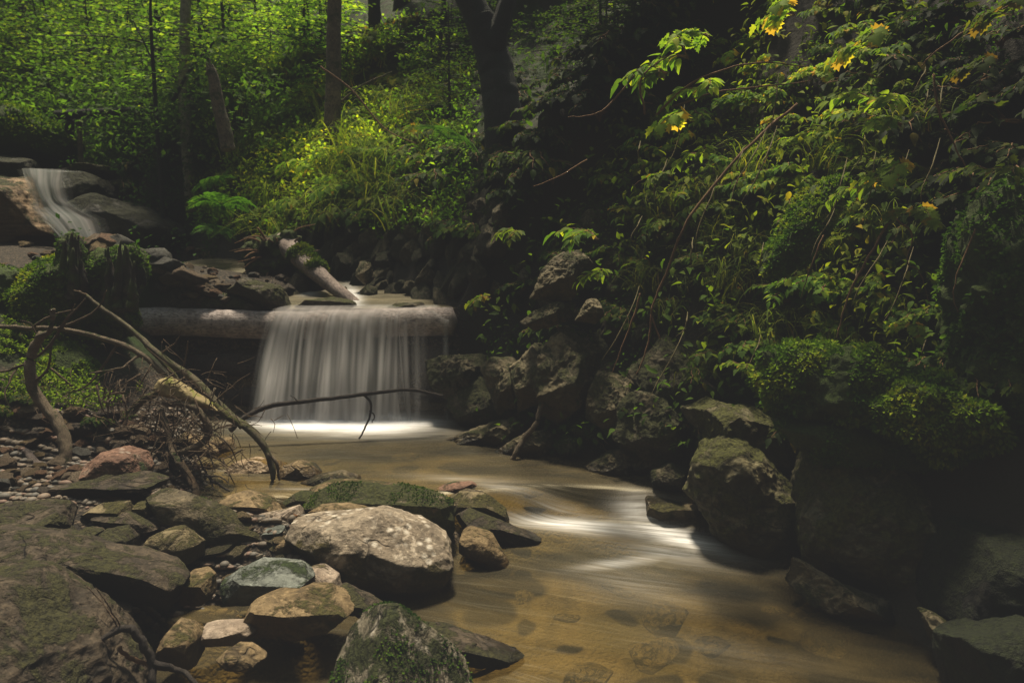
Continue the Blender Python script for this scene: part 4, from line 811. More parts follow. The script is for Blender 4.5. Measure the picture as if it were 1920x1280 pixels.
B('thin dark branch arching over the pool in front of the waterfall', [(432,806,3.9),(470,775,3.95),(530,757,4.0),(610,748,4.05),(690,738,4.1),(760,731,4.15),(830,742,4.2)], [5,5,4.5,4,4,3.5,3], 'branch_dark', seed=8,
  kids=[([(680,738,4.1),(696,758,4.08),(690,790,4.05),(673,822,4.0)],[2.5,2,1.5],'branch_dark'), ([(694,770,4.07),(702,780,4.05),(697,792,4.05)],[1.5,1],'branch_dark'), ([(560,753,4.0),(545,740,4.0)],[1.5,.8],'branch_dark')])
B('bare grey stick leaning from the right bank into the pool', [(1024,740,3.8),(1012,770,3.75),(1005,795,3.72),(982,822,3.7),(968,845,3.66),(960,862,3.65)], [5,5,5,5,5,4], 'branch', seed=9)
B('dark forked branch lying in the bottom left foreground', [(190,1198,1.75),(225,1178,1.78),(252,1182,1.8),(268,1210,1.8),(282,1240,1.8),(284,1300,1.76)], [5,7,8,8,8,7], 'branch_dark', seed=10,
  kids=[([(282,1240,1.8),(320,1250,1.8),(350,1262,1.8),(378,1300,1.78)],[6,5,5],'branch_dark'), ([(222,1215,1.76),(245,1232,1.78),(280,1248,1.8)],[4,5,4],'vine'), ([(225,1180,1.78),(205,1150,1.78),(185,1120,1.8),(160,1098,1.8)],[2,1.5,1],'twig'), ([(228,1180,1.78),(200,1130,1.76),(182,1100,1.76)],[1.5,1],'twig'),([(215,1215,1.76),(190,1250,1.74),(155,1285,1.72)],[1.5,1],'twig')])
B('slim twig fan standing at the waters edge below the reddish stick', [(385,890,3.15),(405,905,3.12),(430,920,3.1)], [3,2.5,1.5], 'branch_dark', seed=11,
  kids=[([(390,893,3.15),(410,892,3.12),(428,905,3.1)],[2,1],'branch_dark'), ([(395,900,3.14),(400,918,3.1)],[2,1.5],'branch_dark'), ([(388,890,3.15),(378,870,3.15),(372,850,3.15)],[2,1.5],'branch_dark')])
B('thin crooked branch lying across the gravel toward the moss', [(-20,820,3.2),(40,822,3.2),(110,805,3.25),(180,802,3.3),(235,818,3.3)], [2,2.5,3,2.5,1.5], 'twig', seed=12)
B('dark driftwood stick lying below the moss boulder', [(95,690,3.5),(150,735,3.5),(210,780,3.45),(240,800,3.4)], [2,2.5,2,1.5], 'twig', seed=13)
B('pale bare stick lying flat on the gravel left of the thick branch', [(48,845,3.0),(65,865,2.95),(84,882,2.9)], [6,7,6], 'log', seed=14)
B('forked thin branch rising at the far left over the moss', [(-30,700,3.3),(30,690,3.3),(80,660,3.3),(125,600,3.3),(160,560,3.3)], [2,2.5,2.5,2,1], 'twig', seed=15,
  kids=[([(80,660,3.3),(60,610,3.3),(40,600,3.3)],[1.5,.8],'twig'), ([(30,690,3.3),(10,740,3.2),(30,790,3.2)],[2,1],'twig')])
# split pale wood
o, W, F = rock('split_log', 'split pale yellow wood chunk held in the driftwood tangle', [(291,728),(300,712),(318,706),(340,718),(370,738),(412,762),(418,770),(375,762),(335,748),(305,742)], 3.35, .05, 'pale_wood', 401, 5, 10, .06, cat='driftwood')
branch_obj('tail', [(400,758,3.35),(425,778,3.34),(455,800,3.33)], [5,6,5], 'branch_moss', o, seed=3, origin=np.array(o.location))
# many single thin twigs in the tangle
rs = RS(21)
for k in range(78):
    cx = rs.uniform(195, 430); cy = rs.uniform(700, 900); a = rs.uniform(0, math.pi) if k % 3 else rs.uniform(1.0, 2.2); L = rs.uniform(25, 75); Y = rs.uniform(3.15, 3.45)
    if cy > 840: Y -= .15
    dx, dy = math.cos(a)*L/2, math.sin(a)*L/2
    o = branch_obj('twig', [(cx-dx, cy-dy, Y), (cx+rs.uniform(-6, 6), cy+rs.uniform(-6, 6), Y-.03), (cx+dx, cy+dy, Y+rs.uniform(-.1, .1))], [rs.uniform(1, 2.6), 1.5, .7], 'twig' if k % 4 else 'branch', seed=60+k, sides=5, n=9,
                   label='thin brown twig caught in the driftwood tangle on the left bank', category='twig'); o['group'] = 'twigs in the driftwood tangle'
acc = Acc()
for k in range(620):
    p0 = atY(rs.normal(300, 75), rs.normal(810, 60), rs.uniform(3.1, 3.5)); d = unit(rs.normal(size=3)*np.array([1, .6, .8]))*rs.uniform(.04, .14)
    V, F, uv = tube(spline([p0, p0+d*.5+rs.normal(size=3)*.01, p0+d], 5), [.0022, .002, .0018, .0014, .001], 4); acc.add(V, F, uv=uv)
acc.build('brushwood', M['twig'], kind='stuff', label='fine tangled brushwood and rootlets between the driftwood branches', category='brushwood')

for k in range(70):   # small angular rubble packed between the foreground slabs
    x, y = rs.uniform(20, 640), rs.uniform(940, 1200); P, ok = hit([x], [y])
    if not ok[0] or P[0][2] < .0: continue
    s_ = rs.uniform(.018, .05); stone_at(P[0]+np.array([0, 0, s_*.3]), (s_*rs.uniform(1, 1.7), s_*rs.uniform(.7, 1.1), s_*rs.uniform(.3, .6)), (rs.uniform(-.5, .5), rs.uniform(-.5, .5), rs.uniform(0, 6)), ['brown', 'tan', 'olive', 'slab'][rs.randint(4)],
             'rubble_stone', 'flat angular brown stone packed between the foreground slabs', 'rubble between the foreground slabs')
# fallen logs
o = branch_obj('fallen_log', [(245,470,5.9),(285,495,5.7),(328,525,5.5)], [10,9,7], 'log', seed=31, sides=16, wob=0, label='smooth grey fallen log resting behind the broad stump', category='log')
o = branch_obj('fallen_log', [(530,455,5.9),(560,480,5.7),(595,512,5.5),(630,542,5.35),(672,572,5.2)], [22,20,16,12,9], 'log', seed=32, sides=18, wob=.0, bump=.12, label='fallen log with moss collar leaning down to the waterfall lip', category='log')
a = Acc(); V, F, uv = tube(spline([atY(556,474,5.72), atY(575,490,5.66), atY(600,512,5.5)], 16), np.array([22,25,25,24,24,24,23,23,22,22,21,20,20,19,18,15])*mpp(5.6), 18, 3, .3); a.add(V, F, uv=uv)
mo = a.build('moss', M['mound'], o, origin=np.array(o.location)); Ft = np.vstack([F[:, [0, 1, 2]], F[:, [0, 2, 3]]]); moss_on(o, V, Ft, 2500, .022, 9, -.5, .0, thi=1.0)
Wc, F, C = blob([(470,470),(490,450),(530,440),(565,455),(570,490),(550,515),(505,520),(475,500)], 5.95, .2, 333, 4, 5, .3)
rb = mk('root_plate', Wc, F, M['stump'], o, origin=np.array(o.location))
for k in range(34):
    a_ = rs.uniform(math.pi*.55, math.pi*1.55) if k < 24 else rs.uniform(0, 6.3); x0, y0 = 520+22*math.cos(a_), 478+18*math.sin(a_)*(-1); L = rs.uniform(30, 85)
    x1, y1 = x0+L*.5*math.cos(a_), y0-L*.5*math.sin(a_)+rs.uniform(-6, 10); x2, y2 = x0+L*math.cos(a_+rs.uniform(-.5, .5)), y0-L*math.sin(a_)*.6+rs.uniform(0, 20)
    branch_obj('root', [(x0, y0, 5.85), (x1, y1, 5.75+rs.uniform(-.1, .1)), (x2, y2, 5.7+rs.uniform(-.15, .15))], [rs.uniform(1.8, 3.4), 1.6, .7], 'vine' if k % 2 else 'twig', o, seed=k, sides=5, n=9, origin=np.array(o.location))

# stems hanging on the right bank
VN = [('long reddish stem curving down the right bank beside the yellow leaves', [(1495,195,3.1),(1440,240,3.05),(1380,300,3.0),(1320,372,2.98),(1280,430,2.96),(1250,510,2.95),(1228,560,2.95),(1222,590,2.95),(1238,635,2.95)], 3.0),
 ('straight bare stem slanting in the top right corner', [(1915,-5,2.5),(1870,25,2.55),(1800,65,2.6),(1745,105,2.65),(1728,125,2.7)], 2.2),
 ('thin arching bare stem through the upper yellow leaf cluster', [(1230,215,2.9),(1290,160,2.85),(1360,130,2.85),(1430,118,2.85),(1510,125,2.9)], 2.0),
 ('second bare stem just below the arching one in the upper leaf cluster', [(1260,200,2.9),(1350,172,2.88),(1450,160,2.9),(1520,152,2.95)], 1.8),
 ('bare brown twig slanting down to the small bright shrub on the right', [(1665,420,2.6),(1630,480,2.58),(1600,535,2.56),(1580,590,2.56),(1570,635,2.56)], 2.4),
 ('long drooping stem in the dark hollow at the right', [(1750,140,2.5),(1762,210,2.48),(1790,270,2.46),(1822,340,2.46)], 2.0),
 ('pale straw stem crossing in front of the angular boulder', [(1200,550,3.3),(1190,590,3.3),(1170,640,3.3),(1148,700,3.3)], 2.0),
 ('pale forked stem hanging above the notched boulder', [(1222,590,3.0),(1218,630,3.0),(1205,675,3.0),(1192,703,3.0)], 2.0),
 ('pale green curved stalk left of the upper leaf cluster', [(1210,215,2.8),(1200,160,2.8),(1215,130,2.8),(1270,95,2.8)], 2.2),
 ('thin straw stem dangling above the large moss cushion', [(1545,440,2.8),(1520,500,2.8),(1500,560,2.8)], 1.6),
 ('curled thin stem in the dark right of the bright shrub', [(1680,410,2.5),(1710,440,2.5),(1700,490,2.5),(1725,510,2.5),(1740,565,2.5)], 1.4),
 ('bare stem dangling by the dark moss wall', [(1830,430,2.3),(1800,500,2.3),(1788,550,2.3),(1795,585,2.3)], 1.5),
 ('brown crooked stem at centre right under the green sprig', [(1100,300,3.6),(1050,330,3.55),(1000,350,3.55)], 1.6),
 ('fine brown stem between the dark trunk and upper leaf cluster', [(1190,140,3.0),(1140,200,3.0),(1110,215,3.0),(1065,220,3.0)], 1.8),
 ('dead spruce-like twig hanging left of the dark trunk', [(600,125,6.5),(660,170,6.5),(720,240,6.4),(780,270,6.3)], 2.0)]
for k, (lb, pts, r) in enumerate(VN):
    branch_obj('stem', pts, [r, r*.95, r*.7, r*.45], 'vine', seed=500+k, sides=6, label=lb, category='stem', wob=.004)

rs = RS(88)
for k in range(32):
    x, y = rs.uniform(1180, 1780), rs.uniform(120, 640); Y = 3.15-(x-1180)/600*.6; L = rs.uniform(40, 150); dx = -rs.uniform(.1, .6)*L
    o = branch_obj('stem', [(x, y, Y+.12), (x+dx*.25, y+L*.3, Y), (x+dx*.7, y+L*.7, Y), (x+dx+rs.uniform(-15, 15), y+L, Y+.02)], [.5, 1.3, 1.2, .4], 'straw', seed=600+k, sides=5, n=14,
                   label='fine dry straw-coloured stem hanging down the right bank', category='stem', wob=.004); o['group'] = 'fine dry stems hanging on the right bank'
# ------------------------------------------------------------------ trees with trunks one can tell apart
def tree(label, pts, radii, mat, seed, crown_r=1.8, nleaf=220, color=(1, 1, 1, 1), kids=(), ctop=None, name='tree', cat='tree'):
    b0 = atY(*pts[0]); g0 = H(np.array([b0[0]]), np.array([b0[1]]))[0]; base = np.array([b0[0], b0[1], min(b0[2], g0)-.05]); t = thing(name, base, label, cat)
    W = [atY(*p) for p in pts]
    if W[0][2]-base[2] > .12: W.insert(0, base)
    top = W[-1]+unit(W[-1]-W[-2])*2.5 if ctop is None else W[-1]
    if ctop is None: W.append(top)
    n = len(W)*9; P = spline(W, n); R = np.interp(np.linspace(0, 1, n), np.linspace(0, 1, len(radii)), radii)*mpp(pts[0][2])
    a = Acc(); V, F, uv = tube(P, R, 20, seed, .12, .0); a.add(V, F, uv=uv); a.build('trunk', M[mat], t, origin=base)
    for j, (kp, kr) in enumerate(kids): branch_obj('limb', kp, kr, mat, t, seed=seed+j, sides=8, origin=base)
    if nleaf:
        rs = RS(seed); ac = Acc(); m = nleaf; c = top+np.array([0, 0, 1.0]); q = rs.normal(size=(m, 3)); q = unit(q)*(rs.rand(m, 1)**.4)
        lay = np.round(q[:, 2]*4)/4; q[:, 2] = lay+rs.normal(size=m)*.04
        O = c+q*np.array([crown_r, crown_r, crown_r*.7]); O = O[fbm(O*1.1, seed, 2) > -.12]; m = len(O)
        place_leaves(ac, T_SIMPLE, O, unit(rs.normal(size=(m, 3))*np.array([1, 1, .25])), unit(rs.normal(size=(m, 3))*.4+np.array([0, 0, 1])), rs.uniform(.10, .18, m), np.clip(rs.normal(.45, .2, m), 0, 1))
        a2 = ac.build('crown', M['leaf'], t, origin=base, smooth=False); a2.color = color
    return t
tree('straight brown tree standing on the sunny slope behind the waterfall', [(622,262,8.0),(625,150,8.0),(626,60,8.0),(628,-30,8.0)], [19,14,12,12], 'trunk', 1, kids=[([(640,190,8.),(680,160,7.9),(735,135,7.8)],[2,1.5,1]),([(622,240,7.9),(640,268,7.8),(612,285,7.8)],[8,5,3])])
tree('pale spotted tree rising behind the left thicket', [(346,200,9.0),(346,120,9.0),(347,40,9.0),(350,-30,9.0)], [10,9,9,8], 'trunk_pale', 2)
tree('slim grey tree behind the thicket left of the brown tree', [(545,110,12),(547,50,12),(550,-30,12)], [6,6,5], 'trunk_pale', 3)
tree('thin tree between the pale spotted tree and the slim grey tree', [(500,130,12.5),(503,50,12.5),(506,-30,12.5)], [5,4,4], 'trunk', 4)
tree('dark mossy tree with swollen foot on the crest', [(706,95,9.5),(703,40,9.5),(700,-30,9.5)], [14,11,10], 'trunk_dark', 5)
tree('broad dark tree right of the mossy swollen-footed tree', [(752,85,9.7),(752,30,9.7),(755,-30,9.7)], [16,15,14], 'trunk_dark', 6)
tree('slender dark sapling stem on the crest left of the leaning trunk', [(824,105,8.5),(828,50,8.5),(835,-30,8.5)], [4,3.5,3], 'trunk_dark', 7, nleaf=0)
tree('dim distant tree in the top left corner', [(42,120,16),(42,50,16),(44,-30,16)], [8,7,7], 'trunk', 8)
tree('thick dark leaning tree with flared roots on the right bank', [(948,300,5.6),(944,230,5.6),(936,170,5.65),(925,110,5.7),(900,40,5.7),(868,-30,5.7)], [37,34,32,29,25,22], 'trunk_dark', 9, nleaf=0, kids=[([(925,90,5.65),(945,30,5.6),(960,-40,5.6)],[22,16,12])])
tree('thin dark forked sapling in front of the left thicket', [(292,205,8.6),(289,150,8.6),(285,90,8.6),(282,20,8.6),(283,-20,8.6)], [4,3.5,3,2.5,2], 'trunk_dark', 10, nleaf=0, kids=[([(324,190,8.6),(340,160,8.6),(365,120,8.6),(420,58,8.6)],[4,3,2.5,1.5]),([(289,120,8.6),(270,80,8.6),(250,40,8.6)],[2,1.5,1])])
snag = branch_obj('dead_tree', [(428,282,7.4),(420,240,7.4),(410,200,7.4),(403,160,7.4),(396,130,7.4)], [13,12,11,10,8.5], 'trunk', seed=77, sides=14, wob=.0, bump=.16, label='leaning broken dead trunk with splintered top left of the sunny slope', category='dead tree')
for j_, (dx, dy) in enumerate(((-6, 14), (0, 22), (5, 10))): branch_obj('splinter', [(396+dx, 140, 7.38), (395+dx, 130, 7.38), (393+dx, 130-dy, 7.38)], [4, 3, .6], 'trunk', snag, seed=j_, sides=6, origin=np.array(snag.location), n=8)
cab = thing('timber_frame', atY(150,312,9.6), 'dark mossy timber beam on a pale post above the upper waterfall', 'timber')
branch_obj('beam', [(105,216,9.6),(180,212,9.6),(290,208,9.6)], [8,8,8], 'trunk_dark', cab, origin=np.array(cab.location), sides=6, wob=0, bump=.05)
branch_obj('post', [(152,312,9.65),(150,270,9.65),(148,222,9.65)], [4.5,4.5,4.5], 'trunk', cab, origin=np.array(cab.location), sides=6, wob=0, bump=.05)
branch_obj('post', [(130,312,9.7),(130,222,9.7)], [8,8], 'trunk_dark', cab, origin=np.array(cab.location), sides=6, wob=0, bump=.05)

# ------------------------------------------------------------------ leafy saplings of the thicket (layered sprays)
def spray(ac, tw, O, d, L, rs, leaf, tint, tm=T_SIMPLE, droop=.18, dens=1.0):
    """one branch with alternate side twigs, leaves laid flat in the plane of the spray"""
    d = unit(np.asarray(d, float)); up = np.array([0, 0, 1.0]); side = unit(np.cross(up, d))
    nt = max(3, int(L/(leaf*1.6))); pts = []
    for i in range(nt+1):
        s = i/nt; pts.append(O+d*L*s+up*(-droop*L*s*s)+side*.05*L*math.sin(s*5+rs.rand()*.5))
    if tw is not None:
        V, F, uv = tube(np.array(pts), np.linspace(.012, .003, len(pts))*min(1.5, L), 4); tw.add(V, F, uv=uv)
    Os, Ds = [], []
    for i in range(1, nt+1):
        s = i/nt; sg = 1 if i % 2 else -1; tl = L*.42*(1-s*.65)*rs.uniform(.6, 1.1); td = unit(d*.75+side*sg*.8+up*rs.uniform(-.22, .12))
        nl = max(2, int(tl/(leaf*.55)*dens))
        for j in range(nl):
            q = (j+.6)/nl; p = pts[i]+td*tl*q-up*.1*tl*q*q; ls = unit(np.cross(up, td)); g = 1 if j % 2 else -1
            Os.append(p); Ds.append(unit(td*.6+ls*g*.8+up*rs.uniform(-.35, .05)))
        Os.append(pts[i]); Ds.append(unit(d*.6-side*sg*.8+up*rs.uniform(-.3, .1)))
    Os = np.array(Os); Ds = np.array(Ds); n = len(Os)
    place_leaves(ac, tm, Os+rs.normal(size=(n, 3))*leaf*.2, Ds, unit(np.array([0, 0, 1.])+rs.normal(size=(n, 3))*.28), leaf*rs.uniform(.65, 1.2, n), np.clip(tint+rs.normal(size=n)*.13, 0, .93))
def make_sapling(seed, h, spread, leaf, nb, label):
    rs = RS(seed); t = thing('sapling', (0, 0, 0), label, 'sapling')
    top = np.array([rs.uniform(-.3, .3), rs.uniform(-.3, .3), h]); P = spline([np.zeros(3), top*.5+rs.normal(size=3)*.08, top], 18)
    st = Acc(); V, F, uv = tube(P, np.linspace(.035, .006, 18)*h/2.5, 6); st.add(V, F, uv=uv); ac = Acc()
    for k in range(nb):
        s = .15+.85*(k+.5)/nb; p = P[int(s*17)]; az = k*2.4+rs.rand(); L = spread*(1.1-.65*s)*rs.uniform(.7, 1.15)
        spray(ac, st, p, [math.cos(az), math.sin(az), rs.uniform(.0, .35)], L, rs, leaf, .5)
    st.build('stem', M['trunk_dark'], t, origin=np.zeros(3)); ac.build('crown', M['leaf'], t, origin=np.zeros(3), smooth=False)
    return t
KIND = ['low spreading sapling', 'upright layered sapling', 'bushy broad-leaved sapling', 'slender sapling']
SAP = [make_sapling(900+i, h, sp, lf, nb, KIND[i]) for i, (h, sp, lf, nb) in enumerate([(1.3, 1.3, .085, 16), (2.6, 1.3, .09, 26), (1.0, .9, .11, 14), (2.0, 1.0, .075, 22)])]
for s_ in SAP: s_.location = (40, -25, 30)   # moved by the loop below
used = set()
def put_sapling(k, P, rz, sc, color, label, group):
    src = SAP[k]
    if k not in used:
        used.add(k); src.location = P; src.rotation_euler = (0, 0, rz); src.scale = (sc,)*3; src['label'] = label; src['group'] = group
        for c in src.children: c.color = color
        return
    dup(src, P, (0, 0, rz), sc, label, color, group)
rs = RS(61)
def cfor(px, py):  # sunlight and canopy shade painted into leaf colour by view position
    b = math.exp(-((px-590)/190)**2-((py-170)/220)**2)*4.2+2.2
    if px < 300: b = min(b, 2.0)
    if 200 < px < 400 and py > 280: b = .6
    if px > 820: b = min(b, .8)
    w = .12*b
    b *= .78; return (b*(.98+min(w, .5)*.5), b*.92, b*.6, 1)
def blocks(px, py, Y):
    return any(abs(px-tx) < w and Y < ty for tx, w, ty in ((625, 95, 8.3), (346, 100, 9.1), (408, 60, 8.0), (545, 25, 12), (705, 60, 9.6), (755, 55, 9.8), (285, 35, 8.7)))
zs = [((-40, 420, 40, 240), 44, 'far'), ((400, 860, 20, 240), 46, 'mid'), ((200, 420, 200, 330), 15, 'near'), ((-20, 130, 180, 250), 6, 'near'), ((860, 1250, -60, 160), 26, 'r')]
for (a, b, c, d), n, zone in zs:
    x = rs.uniform(a, b, n); y = rs.uniform(c, d, n); P, ok = hit(x, y+10, tmax=40, start=6.0 if zone != 'r' else 2)
    for i in range(n):
        k = rs.randint(4); Y = P[i][1]
        if blocks(x[i], y[i], Y): continue
        sc = {'far': 1.15, 'mid': .85, 'near': .6, 'r': .45}[zone]*rs.uniform(.7, 1.25)*(max(Y, 7)/13)**.5
        lb = {'far': ' in the dark thicket above the upper waterfall', 'mid': ' on the sunny slope around the brown tree', 'near': ' at the shaded foot of the left thicket', 'r': ' on the crest right of the dark leaning tree'}[zone]
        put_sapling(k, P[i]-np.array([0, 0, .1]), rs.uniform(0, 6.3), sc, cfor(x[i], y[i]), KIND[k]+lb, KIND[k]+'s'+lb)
# second storey: taller young trees whose foliage fills the top of the view
for i in range(28):
    x = rs.uniform(-60, 860); Y = rs.uniform(13.5, 25); y0 = rs.uniform(-60, 150); P = atY(x, y0, Y); g = H(P[0:1], P[1:2])[0]
    if blocks(x, y0, Y) or (x < 330 and i % 3 == 0): continue
    k = 1 if i % 2 else 3; hgt = {1: 2.6, 3: 2.0}[k]; sc = min(2.3, max(1.0, (P[2]-g+1.5)/hgt)); c = cfor(x, y0)
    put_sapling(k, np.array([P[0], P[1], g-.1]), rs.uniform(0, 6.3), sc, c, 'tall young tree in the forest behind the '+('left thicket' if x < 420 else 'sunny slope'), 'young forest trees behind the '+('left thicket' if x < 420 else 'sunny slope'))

# far woodland closing the view
def far_wood():
    rs = RS(5); ac = Acc(); n = 60000
    th = rs.uniform(-1.0, .75, n); r = rs.uniform(24, 34, n); O = np.stack([np.sin(th)*r, np.cos(th)*r, np.zeros(n)], -1); g = H(O[:, 0], O[:, 1]); hh = rs.rand(n)*17; O[:, 2] = g*.3+hh+1.5
    keep = fbm(O*.45, 3, 3) > -.22; O = O[keep]; n = len(O)
    place_leaves(ac, T_SIMPLE, O, unit(rs.normal(size=(n, 3))*np.array([1, 1, .3])), unit(rs.normal(size=(n, 3))*.5+np.array([0, 0, 1])), rs.uniform(.22, .42, n), np.clip(.3+.5*fbm(O*.35, 6, 2)+rs.normal(size=n)*.1, 0, .85))
    o = ac.build('far_woodland', M['leaf'], origin=np.zeros(3), smooth=False, kind='stuff', label='distant dense green woodland closing the view', category='woodland'); o.color = (2.0, 1.6, .9, 1)
far_wood()

# ------------------------------------------------------------------ herbs, ferns, grass
def make_herb(seed, n_stem, L, leaf, tm, label, arch=.62, pairs=6, tint=.55, yellow=.1, name='leafy_plant', cat='plant'):
    rs = RS(seed); t = thing(name, (0, 0, 0), label, cat); st = Acc(); ac = Acc()
    for s in range(n_stem):
        az = rs.uniform(-1.3, 1.3) if n_stem > 1 else 0; l = L*rs.uniform(.6, 1.1)
        d = np.array([math.cos(az), math.sin(az), 0]); pts = []
        for i in range(10):
            q = i/9; pts.append(d*l*(q*.9)+np.array([0, 0, l*(.65*q-arch*q*q)])+rs.normal(size=3)*.004)
        P = np.array(pts); V, F, uv = tube(P, np.linspace(.003, .0012, 10), 5); st.add(V, F, uv=uv)
        for i in range(2, 10):
            if rs.rand() > pairs/8: continue
            T = unit(P[min(i+1, 9)]-P[i-1]); sd = unit(np.cross(T, [0, 0, 1])); n_ = np.cross(sd, T)
            for g in (-1, 1) if i < 9 else (0,):
                D = unit(T*.7+sd*g*.85+np.array([0, 0, -.25])+rs.normal(size=3)*.12)
                pet = P[i]+D*leaf*.18
                tt = rs.uniform(.92, 1) if rs.rand() < yellow else np.clip(tint+rs.normal()*.13, 0, .9)
                place_leaves(ac, tm, pet[None], D[None], unit(n_+rs.normal(size=3)*.25)[None], np.array([leaf*rs.uniform(.6, 1.15)]), np.array([tt]))
    st.build('stem', M['vine'], t, origin=np.zeros(3)); ac.build('leaves', M['leaf'], t, origin=np.zeros(3))
    return t
def make_fern(seed, L=.4, nf=8):
    rs = RS(seed); t = thing('fern', (0, 0, 0), 'fern', 'fern')
    for s in range(nf):
        ac = Acc(); az = s*2*math.pi/nf+rs.uniform(-.3, .3); l = L*rs.uniform(.7, 1.1); d = np.array([math.cos(az), math.sin(az), 0]); sd = np.array([-d[1], d[0], 0]); n = 26
        q = np.linspace(0, 1, n); P = d[None]*(l*q*.95)[:, None]+np.array([0, 0, 1.])[None]*(l*(.8*q-.95*q*q))[:, None]; V, F, uv = tube(P, np.linspace(.003, .001, n), 4)
        F3 = np.vstack([F[:, [0, 1, 2]], F[:, [0, 2, 3]]]); ac.add(V, F3, np.full(len(V), .3))
        w = l*.26*np.sin(np.pi*np.clip(q*.9+.1, 0, 1))**.8
        for g in (-1, 1):
            D = unit(sd[None]*g+d[None]*.35+np.array([0, 0, -.15])); D = np.repeat(D, n-2, 0)
            place_leaves(ac, (T_SIMPLE[0]*np.array([1, .45, 1]), T_SIMPLE[1]), P[2:], D+rs.normal(size=D.shape)*.05, np.repeat(np.array([[0, 0, 1.]]), n-2, 0), w[2:]+.004, np.clip(rs.normal(.5, .1, n-2), 0, 1))
        ac.build('frond', M['fern'], t, origin=np.zeros(3), smooth=False)
    return t
def make_grass(seed, L=.35, nb=70, spread=.07):
    rs = RS(seed); t = thing('grass_tussock', (0, 0, 0), 'grass', 'grass'); ac = Acc()
    for s in range(nb):
        az = rs.uniform(0, 6.3); l = L*rs.uniform(.5, 1.2); o = np.array([rs.normal()*spread, rs.normal()*spread, 0]); d = np.array([math.cos(az), math.sin(az), 0]); q = np.linspace(0, 1, 7)
        P = o+d[None]*(l*q*q*.8)[:, None]+np.array([0, 0, 1.])[None]*(l*(.9*q-.6*q**3))[:, None]; sd = np.array([-d[1], d[0], 0]); w = (.0035*(1-q*.95))[:, None]
        V = np.vstack([P+sd*w, P-sd*w]); F = np.array([(i, i+1, 7+i+1) for i in range(6)]+[(i, 7+i+1, 7+i) for i in range(6)]); ac.add(V, F, np.full(14, np.clip(rs.normal(.45, .22), 0, 1)))
    ac.build('blades', M['grass'], t, origin=np.zeros(3)); return t
PROT = {
 'lance': [make_herb(11, 5, .34, .085, T_LANCE, 'x', yellow=.05, pairs=7, name='lance_leaved_herb'), make_herb(12, 4, .28, .075, T_LANCE, 'x', yellow=.1, tint=.65, pairs=7, name='lance_leaved_herb')],
 'lobe': [make_herb(13, 4, .30, .075, T_LOBE, 'x', yellow=.22, tint=.68, pairs=6, name='lobe_leaved_herb'), make_herb(14, 5, .24, .055, T_LOBE, 'x', yellow=.08, tint=.6, pairs=7, name='lobe_leaved_herb')],
 'small': [make_herb(15, 7, .2, .034, T_LANCE, 'x', yellow=.03, tint=.5, pairs=8, arch=.7, name='creeping_herb'), make_herb(16, 8, .16, .028, T_LOBE, 'x', yellow=.02, tint=.45, pairs=8, arch=.6, name='creeping_herb')],
 'fern': [make_fern(17)], 'grass': [make_grass(18), make_grass(19, .28, 60)]}
usedp = set()
def put(kind, P, rot, sc, color, label, cat, group=None):
    i = rsP.randint(len(PROT[kind])); src = PROT[kind][i]
    if (kind, i) not in usedp: usedp.add((kind, i)); r = src; r.location = P; r.rotation_euler = rot; r.scale = (sc,)*3; [setattr(c, 'color', color) for c in r.children]; r['label'] = label
    else: r = dup(src, P, rot, sc, label, color)
    r['category'] = cat
    if group: r['group'] = group
    elif 'group' in r: del r['group']
    return r
rsP = RS(91)
